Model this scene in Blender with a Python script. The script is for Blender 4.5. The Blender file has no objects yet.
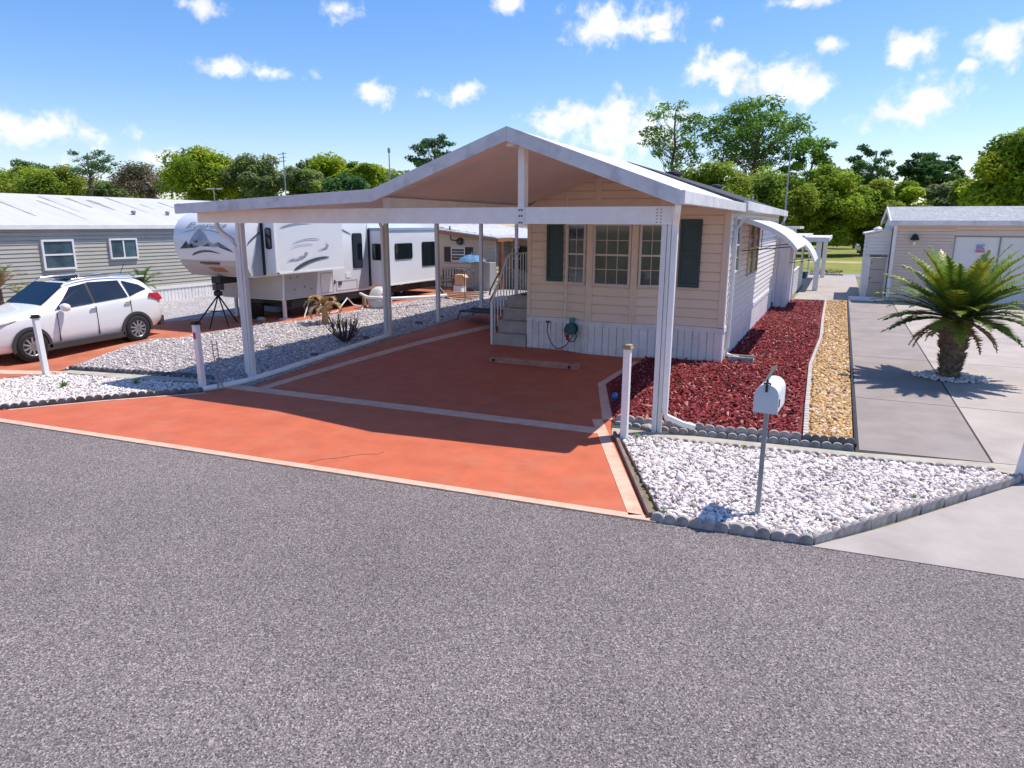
import bpy, bmesh, math, random
import numpy as np
from mathutils import Vector, Matrix

SC = bpy.context.scene
COL = SC.collection
R = math.radians

# ------------------------------------------------------------------ camera, sky, sun, exposure
CAM_R = np.array([0.90569816, 0.42390605, 0.00380744])
CAM_U = np.array([-0.09914247, 0.2030738, 0.97413131])
CAM_D = np.array([-0.41216697, 0.88264641, -0.22595066])
CAM_H = 3.1
FPX = 690.0
cam_data = bpy.data.cameras.new('camera')
cam = bpy.data.objects.new('camera', cam_data)
COL.objects.link(cam)
M = Matrix.Identity(4)
for i in range(3):
    M[i][0] = CAM_R[i]; M[i][1] = CAM_U[i]; M[i][2] = -CAM_D[i]
M[0][3] = 0; M[1][3] = 0; M[2][3] = CAM_H
cam.matrix_world = M
cam_data.sensor_fit = 'HORIZONTAL'
cam_data.sensor_width = 36.0
cam_data.lens = FPX * 36.0 / 1024.0
cam_data.clip_start = 0.05
cam_data.clip_end = 5000
SC.camera = cam

SUN_DIR = Vector((0.34, 0.34, 1.0)).normalized()       # towards the sun
SUN_EL = math.asin(SUN_DIR.z)
SUN_AZ = math.atan2(SUN_DIR.x, SUN_DIR.y)
SUN_STRENGTH = 3.8
SKY_STRENGTH = 0.14
EXPOSURE = 0.5

SC.view_settings.view_transform = 'Standard'
SC.view_settings.look = 'None'
SC.view_settings.exposure = EXPOSURE
SC.view_settings.gamma = 1.0
SC.view_settings.use_curve_mapping = False

sun_data = bpy.data.lights.new('sun', 'SUN')
sun_data.energy = SUN_STRENGTH
sun_data.angle = R(0.53)
sun_data.color = (1.0, 0.935, 0.86)
sun = bpy.data.objects.new('sun', sun_data)
COL.objects.link(sun)
sun.location = SUN_DIR * 60
sun.rotation_euler = (-SUN_DIR).to_track_quat('-Z', 'Y').to_euler()


def pix_ray(x, y):
    return CAM_D + (x - 512) / FPX * CAM_R - (y - 384) / FPX * CAM_U


world = bpy.data.worlds.new('World')
SC.world = world
world.use_nodes = True
wt = world.node_tree
for n in list(wt.nodes):
    wt.nodes.remove(n)


def wn(t, **kw):
    n = wt.nodes.new(t)
    for k, v in kw.items():
        setattr(n, k, v)
    return n


def wl(a, b):
    wt.links.new(a, b)


def wmath(op, a, b=None, c=None, clamp=False):
    n = wn('ShaderNodeMath', operation=op, use_clamp=clamp)
    for i, v in enumerate((a, b, c)):
        if v is None:
            continue
        if isinstance(v, (int, float)):
            n.inputs[i].default_value = v
        else:
            wl(v, n.inputs[i])
    return n.outputs[0]


sky = wn('ShaderNodeTexSky', sky_type='NISHITA', sun_disc=False)
sky.sun_elevation = SUN_EL
sky.sun_rotation = SUN_AZ
sky.altitude = 0
sky.air_density = 1.0
sky.dust_density = 0.55
sky.ozone_density = 3.0
hsv = wn('ShaderNodeHueSaturation')
hsv.inputs['Saturation'].default_value = 1.30
tint = wn('ShaderNodeMix', data_type='RGBA', blend_type='MULTIPLY')
tint.inputs[0].default_value = 1.0
tint.inputs[7].default_value = (1.0, .885, .955, 1)
wl(sky.outputs[0], hsv.inputs['Color'])
wl(hsv.outputs[0], tint.inputs[6])
tc = wn('ShaderNodeTexCoord')
sep = wn('ShaderNodeSeparateXYZ')
wl(tc.outputs['Generated'], sep.inputs[0])
az = wmath('ARCTAN2', sep.outputs[0], sep.outputs[1])
el = wmath('ARCSINE', sep.outputs[2])
CLOUDS = [(197, 6, 30, 15, 1.0), (340, 8, 29, 17, 1.0), (232, 67, 56, 11, .85), (268, 72, 26, 10, 1.0), (372, 90, 28, 16, 1.0),
          (461, 94, 24, 15, 1.05), (424, 95, 14, 7, .6), (38, 132, 78, 20, 1.0), (10, 122, 36, 18, 1.0), (507, 3, 24, 10, 1.0), (600, 26, 42, 24, 1.1),
          (650, 22, 38, 24, .95), (660, 36, 24, 10, 1.0), (718, 20, 14, 11, .75), (715, 70, 44, 24, 1.1), (775, 76, 50, 26, 1.1), (812, 88, 44, 20, 1.1),
          (570, 122, 55, 20, 1.1), (640, 115, 80, 28, 1.0), (620, 135, 90, 26, .95), (830, 43, 19, 12, 1.0), (912, 46, 27, 19, 1.15), (998, 42, 30, 20, 1.15),
          (968, 64, 12, 8, 1.0), (898, 112, 52, 20, 1.1), (925, 98, 36, 22, 1.1), (800, 2, 36, 8, 1.0), (155, 157, 34, 12, .7), (90, 150, 40, 14, .5)]
nz = wn('ShaderNodeTexNoise', noise_dimensions='3D')
nz.inputs['Scale'].default_value = 30.0
nz.inputs['Detail'].default_value = 7.0
nz.inputs['Roughness'].default_value = 0.58
nz.inputs['Distortion'].default_value = 0.15
wl(tc.outputs['Generated'], nz.inputs['Vector'])
field = None
for cx, cy, rx, ry, gain in CLOUDS:
    v = pix_ray(cx, cy); v = v / np.linalg.norm(v)
    a0 = math.atan2(v[0], v[1]); e0 = math.asin(v[2])
    k = FPX * 1.05
    dx = wmath('MULTIPLY', wmath('SUBTRACT', az, a0), k / rx * math.cos(e0))
    dy = wmath('MULTIPLY', wmath('SUBTRACT', el, e0), k / ry)
    d2 = wmath('ADD', wmath('MULTIPLY', dx, dx), wmath('MULTIPLY', dy, dy))
    m = wmath('MULTIPLY', wmath('SUBTRACT', 1.0, wmath('POWER', d2, 0.5)), gain)
    field = m if field is None else wmath('MAXIMUM', field, m)
field = wmath('MAXIMUM', field, -1.0)
dens_in = wmath('ADD', field, wmath('MULTIPLY', wmath('SUBTRACT', nz.outputs[0], 0.53), 3.0))
mr = wn('ShaderNodeMapRange', interpolation_type='SMOOTHSTEP')
mr.inputs['From Min'].default_value = 0.02
mr.inputs['From Max'].default_value = 0.95
wl(dens_in, mr.inputs['Value'])
front = wmath('MULTIPLY', mr.outputs[0], wmath('GREATER_THAN', field, -0.75))
nz2 = wn('ShaderNodeTexNoise')
nz2.inputs['Scale'].default_value = 34.0
nz2.inputs['Detail'].default_value = 4.0
wl(tc.outputs['Generated'], nz2.inputs['Vector'])
shade = wn('ShaderNodeMapRange')
shade.inputs['From Min'].default_value = 0.3
shade.inputs['From Max'].default_value = 0.62
wl(nz2.outputs[0], shade.inputs['Value'])
ccol = wn('ShaderNodeMix', data_type='RGBA')
ccol.inputs[6].default_value = (4.7, 4.85, 5.2, 1)
ccol.inputs[7].default_value = (6.2, 6.1, 6.05, 1)
wl(shade.outputs[0], ccol.inputs[0])
smix = wn('ShaderNodeMix', data_type='RGBA')
wl(wmath('MULTIPLY', front, 0.96), smix.inputs[0])
wl(tint.outputs[2], smix.inputs[6])
wl(ccol.outputs[2], smix.inputs[7])
bg = wn('ShaderNodeBackground')
bg.inputs['Strength'].default_value = SKY_STRENGTH
wl(smix.outputs[2], bg.inputs['Color'])
wo = wn('ShaderNodeOutputWorld')
wl(bg.outputs[0], wo.inputs['Surface'])


# ------------------------------------------------------------------ helpers
def at(x, y, Y=None, X=None):
    v = pix_ray(x, y)
    t = Y / v[1] if Y is not None else X / v[0]
    return Vector((t * v[0], t * v[1], CAM_H + t * v[2]))


def s01(a, b, x):
    t = np.clip((x - a) / (b - a), 0, 1)
    return t * t * (3 - 2 * t)


def zg(x, y):
    return s01(-7.8, -10.2, np.asarray(x, float)) * np.interp(y, [9.8, 14.6, 20], [0, .24, .38])


def zgf(x, y):
    return float(zg(x, y))


MATS = {}


def pm(name, col, rough=0.6, metal=0.0, var=0.12, scale=6.0, detail=5.0, bump=0.0, bscale=None, spec=0.5, coat=0.0, col2=None,
       speck=None, speck_scale=150, coord='Object', stretch=None, trans=0.0, stain=None, stain_scale=.5, attr=None):
    """Principled material with noise-driven variation, optional speckle, stains and bump."""
    if name in MATS:
        return MATS[name]
    m = bpy.data.materials.new(name)
    m.use_nodes = True
    nt = m.node_tree
    b = nt.nodes['Principled BSDF']
    b.inputs['Roughness'].default_value = rough
    b.inputs['Metallic'].default_value = metal
    b.inputs['Specular IOR Level'].default_value = spec
    b.inputs['Coat Weight'].default_value = coat
    b.inputs['Coat Roughness'].default_value = 0.05
    t = nt.nodes.new('ShaderNodeTexCoord')
    vec = t.outputs[coord]
    if stretch:
        mp = nt.nodes.new('ShaderNodeMapping')
        mp.inputs['Scale'].default_value = stretch
        nt.links.new(vec, mp.inputs[0]); vec = mp.outputs[0]
    n = nt.nodes.new('ShaderNodeTexNoise')
    n.inputs['Scale'].default_value = scale
    n.inputs['Detail'].default_value = detail
    n.inputs['Roughness'].default_value = 0.6
    nt.links.new(vec, n.inputs['Vector'])
    ramp = nt.nodes.new('ShaderNodeMapRange')
    ramp.inputs['From Min'].default_value = 0.32
    ramp.inputs['From Max'].default_value = 0.68
    nt.links.new(n.outputs[0], ramp.inputs['Value'])
    mix = nt.nodes.new('ShaderNodeMix'); mix.data_type = 'RGBA'
    c2 = col2 if col2 else tuple(min(1, c * (1 + var)) for c in col)
    c1 = col if col2 else tuple(c * (1 - var) for c in col)
    mix.inputs[6].default_value = (*c1, 1)
    mix.inputs[7].default_value = (*c2, 1)
    nt.links.new(ramp.outputs[0], mix.inputs[0])
    out = mix.outputs[2]
    if attr:
        at_ = nt.nodes.new('ShaderNodeAttribute'); at_.attribute_name = attr
        mm = nt.nodes.new('ShaderNodeMix'); mm.data_type = 'RGBA'; mm.blend_type = 'MULTIPLY'
        mm.inputs[0].default_value = 1.0
        nt.links.new(out, mm.inputs[6]); nt.links.new(at_.outputs['Color'], mm.inputs[7])
        out = mm.outputs[2]
    if stain:
        sn = nt.nodes.new('ShaderNodeTexNoise')
        sn.inputs['Scale'].default_value = stain_scale
        sn.inputs['Detail'].default_value = 8
        sn.inputs['Roughness'].default_value = .65
        nt.links.new(vec, sn.inputs['Vector'])
        sr = nt.nodes.new('ShaderNodeMapRange')
        sr.inputs['From Min'].default_value = .5; sr.inputs['From Max'].default_value = .74
        sr.inputs['To Max'].default_value = .75
        nt.links.new(sn.outputs[0], sr.inputs['Value'])
        mm = nt.nodes.new('ShaderNodeMix'); mm.data_type = 'RGBA'
        mm.inputs[7].default_value = (*stain, 1)
        nt.links.new(sr.outputs[0], mm.inputs[0]); nt.links.new(out, mm.inputs[6])
        out = mm.outputs[2]
    hsrc = n.outputs[0]
    if speck:
        vo = nt.nodes.new('ShaderNodeTexVoronoi')
        vo.inputs['Scale'].default_value = speck_scale
        nt.links.new(t.outputs[coord], vo.inputs['Vector'])
        sp = nt.nodes.new('ShaderNodeSeparateColor')
        nt.links.new(vo.outputs['Color'], sp.inputs[0])
        cr = nt.nodes.new('ShaderNodeValToRGB')
        el_ = cr.color_ramp.elements
        while len(el_) < len(speck):
            el_.new(0.5)
        for e_, (p_, c_) in zip(el_, speck):
            e_.position = p_; e_.color = (c_, c_, c_, 1)
        nt.links.new(sp.outputs[0], cr.inputs[0])
        mm = nt.nodes.new('ShaderNodeMix'); mm.data_type = 'RGBA'; mm.blend_type = 'MULTIPLY'
        mm.inputs[0].default_value = 1.0
        nt.links.new(out, mm.inputs[6]); nt.links.new(cr.outputs[0], mm.inputs[7])
        out = mm.outputs[2]
        hsrc = vo.outputs['Distance']
    nt.links.new(out, b.inputs['Base Color'])
    if bump:
        bp = nt.nodes.new('ShaderNodeBump')
        bp.inputs['Strength'].default_value = bump
        bp.inputs['Distance'].default_value = 0.02
        if bscale and not speck:
            bn = nt.nodes.new('ShaderNodeTexNoise')
            bn.inputs['Scale'].default_value = bscale; bn.inputs['Detail'].default_value = 4
            nt.links.new(vec, bn.inputs['Vector']); hsrc = bn.outputs[0]
        nt.links.new(hsrc, bp.inputs['Height'])
        nt.links.new(bp.outputs[0], b.inputs['Normal'])
    if trans:
        tr = nt.nodes.new('ShaderNodeBsdfTranslucent')
        nt.links.new(out, tr.inputs['Color'])
        ms = nt.nodes.new('ShaderNodeMixShader'); ms.inputs[0].default_value = trans
        o = nt.nodes['Material Output']
        nt.links.new(b.outputs[0], ms.inputs[1]); nt.links.new(tr.outputs[0], ms.inputs[2])
        nt.links.new(ms.outputs[0], o.inputs['Surface'])
    MATS[name] = m
    return m


def thing(name, label, cat, loc=(0, 0, 0), rz=0.0, group=None, rx=0.0):
    o = bpy.data.objects.new(name, None)
    COL.objects.link(o)
    o.empty_display_size = 0.2
    o.location = loc
    o.rotation_euler = (rx, 0, rz)
    o['label'] = label; o['category'] = cat
    if group:
        o['group'] = group
    return o


def tag(o, label, cat, group=None, kind=None):
    o['label'] = label; o['category'] = cat
    if group:
        o['group'] = group
    if kind:
        o['kind'] = kind
    return o


def struct(o, kind='structure'):
    o['kind'] = kind
    return o


class MB:
    """collects geometry; build() links it as ONE mesh object"""

    def __init__(s):
        s.v = []; s.f = []

    def add(s, vs, fs):
        k = len(s.v)
        s.v += [tuple(p) for p in vs]
        s.f += [tuple(i + k for i in f) for f in fs]
        return s

    def box(s, x0, x1, y0, y1, z0, z1, mtx=None):
        vs = [(x, y, z) for x in (x0, x1) for y in (y0, y1) for z in (z0, z1)]
        if mtx is not None:
            vs = [tuple(mtx @ Vector(p)) for p in vs]
        return s.add(vs, [(0, 1, 3, 2), (4, 6, 7, 5), (0, 4, 5, 1), (2, 3, 7, 6), (0, 2, 6, 4), (1, 5, 7, 3)])

    def poly(s, pts):
        return s.add(pts, [tuple(range(len(pts)))])

    def prism(s, pts, vec):
        n = len(pts); vec = Vector(vec)
        vs = [Vector(p) for p in pts] + [Vector(p) + vec for p in pts]
        fs = [tuple(range(n))[::-1], tuple(range(n, 2 * n))]
        for i in range(n):
            j = (i + 1) % n
            fs.append((i, j, n + j, n + i))
        return s.add(vs, fs)

    def tube(s, pts, r, seg=8, cap=True):
        pts = [Vector(p) for p in pts]
        rs = r if isinstance(r, (list, tuple)) else [r] * len(pts)
        rings = []; up = None
        for i, p in enumerate(pts):
            a = pts[max(i - 1, 0)]; b = pts[min(i + 1, len(pts) - 1)]
            d = (b - a).normalized()
            if up is None:
                up = Vector((0, 0, 1)) if abs(d.z) < .9 else Vector((1, 0, 0))
            x = d.cross(up).normalized(); y = x.cross(d).normalized(); up = y
            rings.append([p + (x * math.cos(t) + y * math.sin(t)) * rs[i] for t in [2 * math.pi * k / seg for k in range(seg)]])
        vs = [q for ring in rings for q in ring]
        fs = []
        for i in range(len(pts) - 1):
            for k in range(seg):
                j = (k + 1) % seg
                fs.append((i * seg + k, i * seg + j, (i + 1) * seg + j, (i + 1) * seg + k))
        if cap:
            fs.append(tuple(range(seg))[::-1])
            fs.append(tuple((len(pts) - 1) * seg + k for k in range(seg)))
        return s.add(vs, fs)

    def rtube(s, pts, w, h):
        """rectangular duct along pts (downspouts)"""
        pts = [Vector(p) for p in pts]
        rings = []
        for i, p in enumerate(pts):
            a = pts[max(i - 1, 0)]; b = pts[min(i + 1, len(pts) - 1)]
            d = (b - a).normalized()
            up = Vector((0, 0, 1)) if abs(d.z) < .95 else Vector((0, 1, 0))
            x = d.cross(up).normalized(); y = x.cross(d).normalized()
            rings.append([p + x * sx * w / 2 + y * sy * h / 2 for sx, sy in ((-1, -1), (1, -1), (1, 1), (-1, 1))])
        vs = [q for ring in rings for q in ring]; fs = []
        for i in range(len(pts) - 1):
            for k in range(4):
                j = (k + 1) % 4
                fs.append((i * 4 + k, i * 4 + j, (i + 1) * 4 + j, (i + 1) * 4 + k))
        fs.append((3, 2, 1, 0)); n = (len(pts) - 1) * 4
        fs.append((n, n + 1, n + 2, n + 3))
        return s.add(vs, fs)

    def lathe(s, prof, c=(0, 0, 0), seg=16, axis='z'):
        vs = []; fs = []
        for r, z in prof:
            for k in range(seg):
                t = 2 * math.pi * k / seg
                a, b = r * math.cos(t), r * math.sin(t)
                p = (a, b, z) if axis == 'z' else ((z, a, b) if axis == 'x' else (a, z, b))
                vs.append((p[0] + c[0], p[1] + c[1], p[2] + c[2]))
        for i in range(len(prof) - 1):
            for k in range(seg):
                j = (k + 1) % seg
                fs.append((i * seg + k, i * seg + j, (i + 1) * seg + j, (i + 1) * seg + k))
        fs.append(tuple(range(seg))[::-1]); n = (len(prof) - 1) * seg
        fs.append(tuple(n + k for k in range(seg)))
        return s.add(vs, fs)

    def build(s, name, m, parent=None, smooth=False, bevel=0.0, subdiv=0, local=False, autosmooth=None):
        base = Vector((0, 0, 0))
        if parent is not None and not local:
            p = parent
            while p is not None:
                base = base + p.location; p = p.parent
        me = bpy.data.meshes.new(name)
        me.from_pydata([(x - base.x, y - base.y, z - base.z) for x, y, z in s.v], [], s.f)
        bm = bmesh.new(); bm.from_mesh(me)
        bmesh.ops.remove_doubles(bm, verts=bm.verts, dist=1e-5)
        bmesh.ops.recalc_face_normals(bm, faces=bm.faces)
        if bevel:
            es = [e for e in bm.edges if len(e.link_faces) == 2 and e.calc_face_angle(0) > 0.5]
            bmesh.ops.bevel(bm, geom=es, offset=bevel, segments=2, profile=.6, affect='EDGES', clamp_overlap=True)
        bm.to_mesh(me); bm.free()
        if smooth:
            for p in me.polygons:
                p.use_smooth = True
            if autosmooth:
                me.set_sharp_from_angle(angle=R(autosmooth))
        me.materials.append(m)
        o = bpy.data.objects.new(name, me)
        COL.objects.link(o)
        if parent is not None:
            o.parent = parent
        if subdiv:
            md = o.modifiers.new('sub', 'SUBSURF'); md.levels = subdiv; md.render_levels = subdiv
        return o


def box(name, m, parent, x0, x1, y0, y1, z0, z1, bevel=0.0, local=False):
    return MB().box(x0, x1, y0, y1, z0, z1).build(name, m, parent, bevel=bevel, local=local)


def copy_tree(o, parent=None):
    c = o.copy(); COL.objects.link(c)
    if parent is not None:
        c.parent = parent
    for ch in list(o.children):
        copy_tree(ch, c)
    return c


def raw_mesh(name, v, f, m, cols=None, parent=None, smooth=False):
    """v Nx3 array, f MxK array (constant K), cols Nx3 per vertex"""
    v = np.asarray(v, np.float32); f = np.asarray(f, np.int32)
    if parent is not None:
        b = parent.location
        v = v - np.array([b.x, b.y, b.z], np.float32)
    me = bpy.data.meshes.new(name)
    me.vertices.add(len(v)); me.vertices.foreach_set('co', v.ravel())
    k = f.shape[1]
    me.loops.add(f.size); me.loops.foreach_set('vertex_index', f.ravel())
    me.polygons.add(len(f))
    me.polygons.foreach_set('loop_start', np.arange(0, f.size, k, dtype=np.int32))
    me.polygons.foreach_set('loop_total', np.full(len(f), k, np.int32))
    if smooth:
        me.polygons.foreach_set('use_smooth', np.ones(len(f), bool))
    me.update(calc_edges=True)
    if cols is not None:
        a = me.color_attributes.new('Col', 'FLOAT_COLOR', 'POINT')
        c4 = np.ones((len(v), 4), np.float32); c4[:, :3] = cols
        a.data.foreach_set('color', c4.ravel())
    me.materials.append(m)
    o = bpy.data.objects.new(name, me); COL.objects.link(o)
    if parent is not None:
        o.parent = parent
    return o


XCUT = np.arange(-10.2, -7.79, 0.2)
YCUT = list(np.arange(9.8, 14.7, 0.6)) + [14.6, 17.3, 20.0]


def patch(name, pts, dz, m, kind='structure', thick=0.0):
    """ground sheet following the gentle rise of the left-hand lots"""
    bm = bmesh.new()
    vs = [bm.verts.new((x, y, 0)) for x, y in pts]
    bm.faces.new(vs)
    if min(p[0] for p in pts) < -7.8:
        for x in XCUT:
            bmesh.ops.bisect_plane(bm, geom=bm.verts[:] + bm.edges[:] + bm.faces[:], plane_co=(x, 0, 0), plane_no=(1, 0, 0))
        for y in YCUT:
            bmesh.ops.bisect_plane(bm, geom=bm.verts[:] + bm.edges[:] + bm.faces[:], plane_co=(0, y, 0), plane_no=(0, 1, 0))
    bmesh.ops.recalc_face_normals(bm, faces=bm.faces)
    for f in bm.faces:
        if f.normal.z < 0:
            f.normal_flip()
    for v in bm.verts:
        v.co.z = zgf(v.co.x, v.co.y) + dz
    if thick:
        r = bmesh.ops.extrude_face_region(bm, geom=bm.faces[:])
        for e in r['geom']:
            if isinstance(e, bmesh.types.BMVert):
                e.co.z += thick
        bmesh.ops.recalc_face_normals(bm, faces=bm.faces)
    bmesh.ops.triangulate(bm, faces=[f for f in bm.faces if len(f.verts) > 4])
    if dz > -.002 and not thick:
        r = bmesh.ops.extrude_edge_only(bm, edges=[e for e in bm.edges if e.is_boundary])
        for e in r['geom']:
            if isinstance(e, bmesh.types.BMVert):
                e.co.z -= .045
    me = bpy.data.meshes.new(name); bm.to_mesh(me); bm.free()
    me.materials.append(m)
    o = bpy.data.objects.new(name, me); COL.objects.link(o)
    o['kind'] = kind
    return o


def strip_pts(line, w, side=1):
    """polygon of width w lying on one side of a polyline"""
    L = [Vector((x, y)) for x, y in line]
    off = []
    for i in range(len(L)):
        d = (L[min(i + 1, len(L) - 1)] - L[max(i - 1, 0)]).normalized()
        n = Vector((-d.y, d.x)) * side
        off.append(L[i] + n * w)
    return [(p.x, p.y) for p in L] + [(p.x, p.y) for p in reversed(off)]


def inside(poly, P):
    x, y = P[:, 0], P[:, 1]
    c = np.zeros(len(P), bool)
    n = len(poly)
    for i in range(n):
        x1, y1 = poly[i]; x2, y2 = poly[(i + 1) % n]
        hit = ((y1 > y) != (y2 > y)) & (x < (x2 - x1) * (y - y1) / (y2 - y1 + 1e-12) + x1)
        c ^= hit
    return c


def ico():
    t = (1 + 5 ** .5) / 2
    v = np.array([(-1, t, 0), (1, t, 0), (-1, -t, 0), (1, -t, 0), (0, -1, t), (0, 1, t), (0, -1, -t), (0, 1, -t), (t, 0, -1), (t, 0, 1), (-t, 0, -1), (-t, 0, 1)], float)
    v /= np.linalg.norm(v[0])
    f = np.array([(0, 11, 5), (0, 5, 1), (0, 1, 7), (0, 7, 10), (0, 10, 11), (1, 5, 9), (5, 11, 4), (11, 10, 2), (10, 7, 6), (7, 1, 8), (3, 9, 4), (3, 4, 2), (3, 2, 6), (3, 6, 8), (3, 8, 9), (4, 9, 5), (2, 4, 11), (6, 2, 10), (8, 6, 7), (9, 8, 1)])
    return v, f


def rot_mats(rng, n, flat=1.0):
    a = rng.uniform(0, 2 * np.pi, n); b = rng.normal(0, .5 * flat, n); c = rng.normal(0, .5 * flat, n)
    ca, sa, cb, sb, cc, sc_ = np.cos(a), np.sin(a), np.cos(b), np.sin(b), np.cos(c), np.sin(c)
    z = np.zeros(n); o = np.ones(n)
    Rz = np.stack([np.stack([ca, -sa, z], 1), np.stack([sa, ca, z], 1), np.stack([z, z, o], 1)], 1)
    Rx = np.stack([np.stack([o, z, z], 1), np.stack([z, cb, -sb], 1), np.stack([z, sb, cb], 1)], 1)
    Ry = np.stack([np.stack([cc, z, sc_], 1), np.stack([z, o, z], 1), np.stack([-sc_, z, cc], 1)], 1)
    return np.einsum('nij,njk,nkl->nil', Rx, Ry, Rz)


def scatter(name, poly, n, size, palette, m, seed, zoff=0.0, shape='stone', near=None, jitter=.3, zspread=.02, keep=None):
    """a bed of loose stones or bark chips as ONE object (nobody could count it)"""
    rng = np.random.default_rng(seed)
    xs = [p[0] for p in poly]; ys = [p[1] for p in poly]
    P = []
    tot = 0
    while tot < n:
        q = np.stack([rng.uniform(min(xs), max(xs), n), rng.uniform(min(ys), max(ys), n)], 1)
        q = q[inside(poly, q)]
        if near is not None:
            q = q[rng.uniform(0, 1, len(q)) < near(q[:, 0], q[:, 1])]
        if keep is not None:
            q = q[keep(q[:, 0], q[:, 1])]
        P.append(q); tot += len(q)
    P = np.concatenate(P)[:n]
    if shape == 'stone':
        bv, bf = ico()
        sc_ = size * np.exp(rng.normal(0, jitter, n))
        an = np.stack([rng.uniform(.8, 1.35, n), rng.uniform(.6, 1.0, n), rng.uniform(.45, .8, n)], 1)
        V = bv[None] * (1 + rng.normal(0, .16, (n, 12, 1))) * an[:, None, :] * sc_[:, None, None]
        V = np.einsum('nij,nkj->nki', rot_mats(rng, n, .8), V)
    else:
        bv = np.array([(x, y, z) for x in (-1, 1) for y in (-1, 1) for z in (-1, 1)], float)
        bf = np.array([(0, 1, 3), (0, 3, 2), (4, 6, 7), (4, 7, 5), (0, 4, 5), (0, 5, 1), (2, 3, 7), (2, 7, 6), (0, 2, 6), (0, 6, 4), (1, 5, 7), (1, 7, 3)])
        sc_ = size * np.exp(rng.normal(0, jitter, n))
        an = np.stack([rng.uniform(.7, 1.8, n), rng.uniform(.22, .5, n), rng.uniform(.1, .25, n)], 1)
        V = bv[None] * (1 + rng.normal(0, .12, (n, 8, 3))) * an[:, None, :] * sc_[:, None, None]
        V = np.einsum('nij,nkj->nki', rot_mats(rng, n, .9), V)
    k = bv.shape[0]
    V[:, :, 0] += P[:, None, 0]; V[:, :, 1] += P[:, None, 1]
    V[:, :, 2] += (zg(P[:, 0], P[:, 1]) + zoff + rng.uniform(0, zspread, n))[:, None]
    F = (bf[None] + (np.arange(n) * k)[:, None, None]).reshape(-1, 3)
    pal = np.array(palette, float)
    C = pal[rng.integers(0, len(pal), n)] * rng.uniform(.8, 1.15, (n, 1))
    C = np.repeat(C, k, 0)
    o = raw_mesh(name, V.reshape(-1, 3), F, m, C)
    o['kind'] = 'stuff'
    return o


def bent(o, val=2):
    return o


# ------------------------------------------------------------------ materials
ASPH = pm('asphalt', (.205, .176, .168), .92, var=.16, scale=.3, detail=9, bump=.45, spec=.3,
          speck=[(0, .30), (.3, .72), (.6, 1.0), (.85, 1.32), (1, 2.2)], speck_scale=98, coord='Object', stain=(.175, .155, .148), stain_scale=.35)
ORANGE = pm('orange_concrete', (.50, .116, .05), .75, var=.12, scale=2.2, detail=9, bump=.08, bscale=40, stain=(.49, .17, .10), stain_scale=1.6)
ORANGE2 = pm('orange_concrete_worn', (.43, .125, .062), .8, var=.22, scale=1.2, detail=9, bump=.1, bscale=30, stain=(.5, .25, .15), stain_scale=.9)
PEACH = pm('peach_border_paint', (.70, .43, .31), .75, var=.12, scale=7, bump=.08, bscale=40, stain=(.45, .25, .17), stain_scale=3)
CONC = pm('grey_concrete', (.285, .245, .22), .85, var=.13, scale=1.4, detail=9, bump=.12, bscale=60, stain=(.20, .175, .16), stain_scale=.6)
CONC3 = pm('light_slab_concrete', (.41, .355, .31), .85, var=.13, scale=1.1, detail=9, bump=.12, bscale=60, stain=(.28, .245, .215), stain_scale=.5)
CONC2 = pm('pale_concrete', (.39, .345, .31), .85, var=.1, scale=2, detail=9, bump=.12, bscale=50, stain=(.26, .225, .20), stain_scale=.8)
KERB = pm('kerb_concrete', (.42, .38, .31), .9, var=.15, scale=4, bump=.15, bscale=60)
JOINT = pm('joint_dirt', (.06, .05, .045), .95, var=.3, scale=12)
SCAL = pm('scalloped_concrete', (.38, .345, .325), .9, var=.28, scale=7, detail=8, bump=.3, bscale=70, stain=(.12, .11, .11), stain_scale=5)
SCALD = pm('scalloped_concrete_dark', (.12, .11, .11), .9, var=.3, scale=7, detail=8, bump=.3, bscale=70, stain=(.26, .24, .23), stain_scale=5)
STONEM = pm('white_stone', (.84, .79, .745), .75, var=.07, scale=30, attr='Col', bump=.15, bscale=90)
GRAVB = pm('gravel_bed', (.47, .45, .44), .9, var=.2, scale=9, bump=.9, speck=[(0, .35), (.3, .75), (.7, 1.1), (1, 1.5)], speck_scale=34)
GREYB = pm('grey_gravel_bed', (.40, .375, .375), .9, var=.15, scale=1.2, bump=.9, speck=[(0, .45), (.3, .8), (.7, 1.05), (1, 1.4)], speck_scale=26)
MULCHB = pm('red_mulch_bed', (.17, .022, .022), .9, var=.35, scale=6, bump=.8, speck=[(0, .4), (.4, .9), (.75, 1.1), (1, 2.0)], speck_scale=34)
CHIP = pm('red_mulch_chip', (1, 1, 1), .85, var=.05, attr='Col')
GOLDB = pm('gold_gravel_bed', (.46, .29, .12), .85, var=.2, scale=5, bump=.8, speck=[(0, .45), (.3, .85), (.7, 1.1), (1, 1.5)], speck_scale=28)
GRASS = pm('lawn_grass', (.20, .22, .025), .95, var=.3, scale=.35, detail=10, bump=.4, bscale=30, stain=(.26, .21, .09), stain_scale=.16)
DIRT = pm('sandy_ground', (.20, .19, .10), .95, var=.3, scale=.4, detail=9, stain=(.10, .14, .03), stain_scale=.15)
WHITE = pm('white_paint', (.81, .79, .765), .45, var=.05, scale=5, bump=.03, bscale=20, stain=(.68, .655, .62), stain_scale=1.3)
WHITEG = pm('white_weathered_metal', (.73, .715, .70), .5, var=.1, scale=3, stain=(.42, .43, .45), stain_scale=1.6)
FASC = pm('fascia_metal', (.63, .63, .645), .5, var=.08, scale=5, stain=(.30, .31, .35), stain_scale=3.2)
POSTM = pm('post_metal', (.70, .685, .665), .45, var=.06, scale=5, stain=(.50, .49, .48), stain_scale=3.5, stretch=(1, 1, .2))
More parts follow.
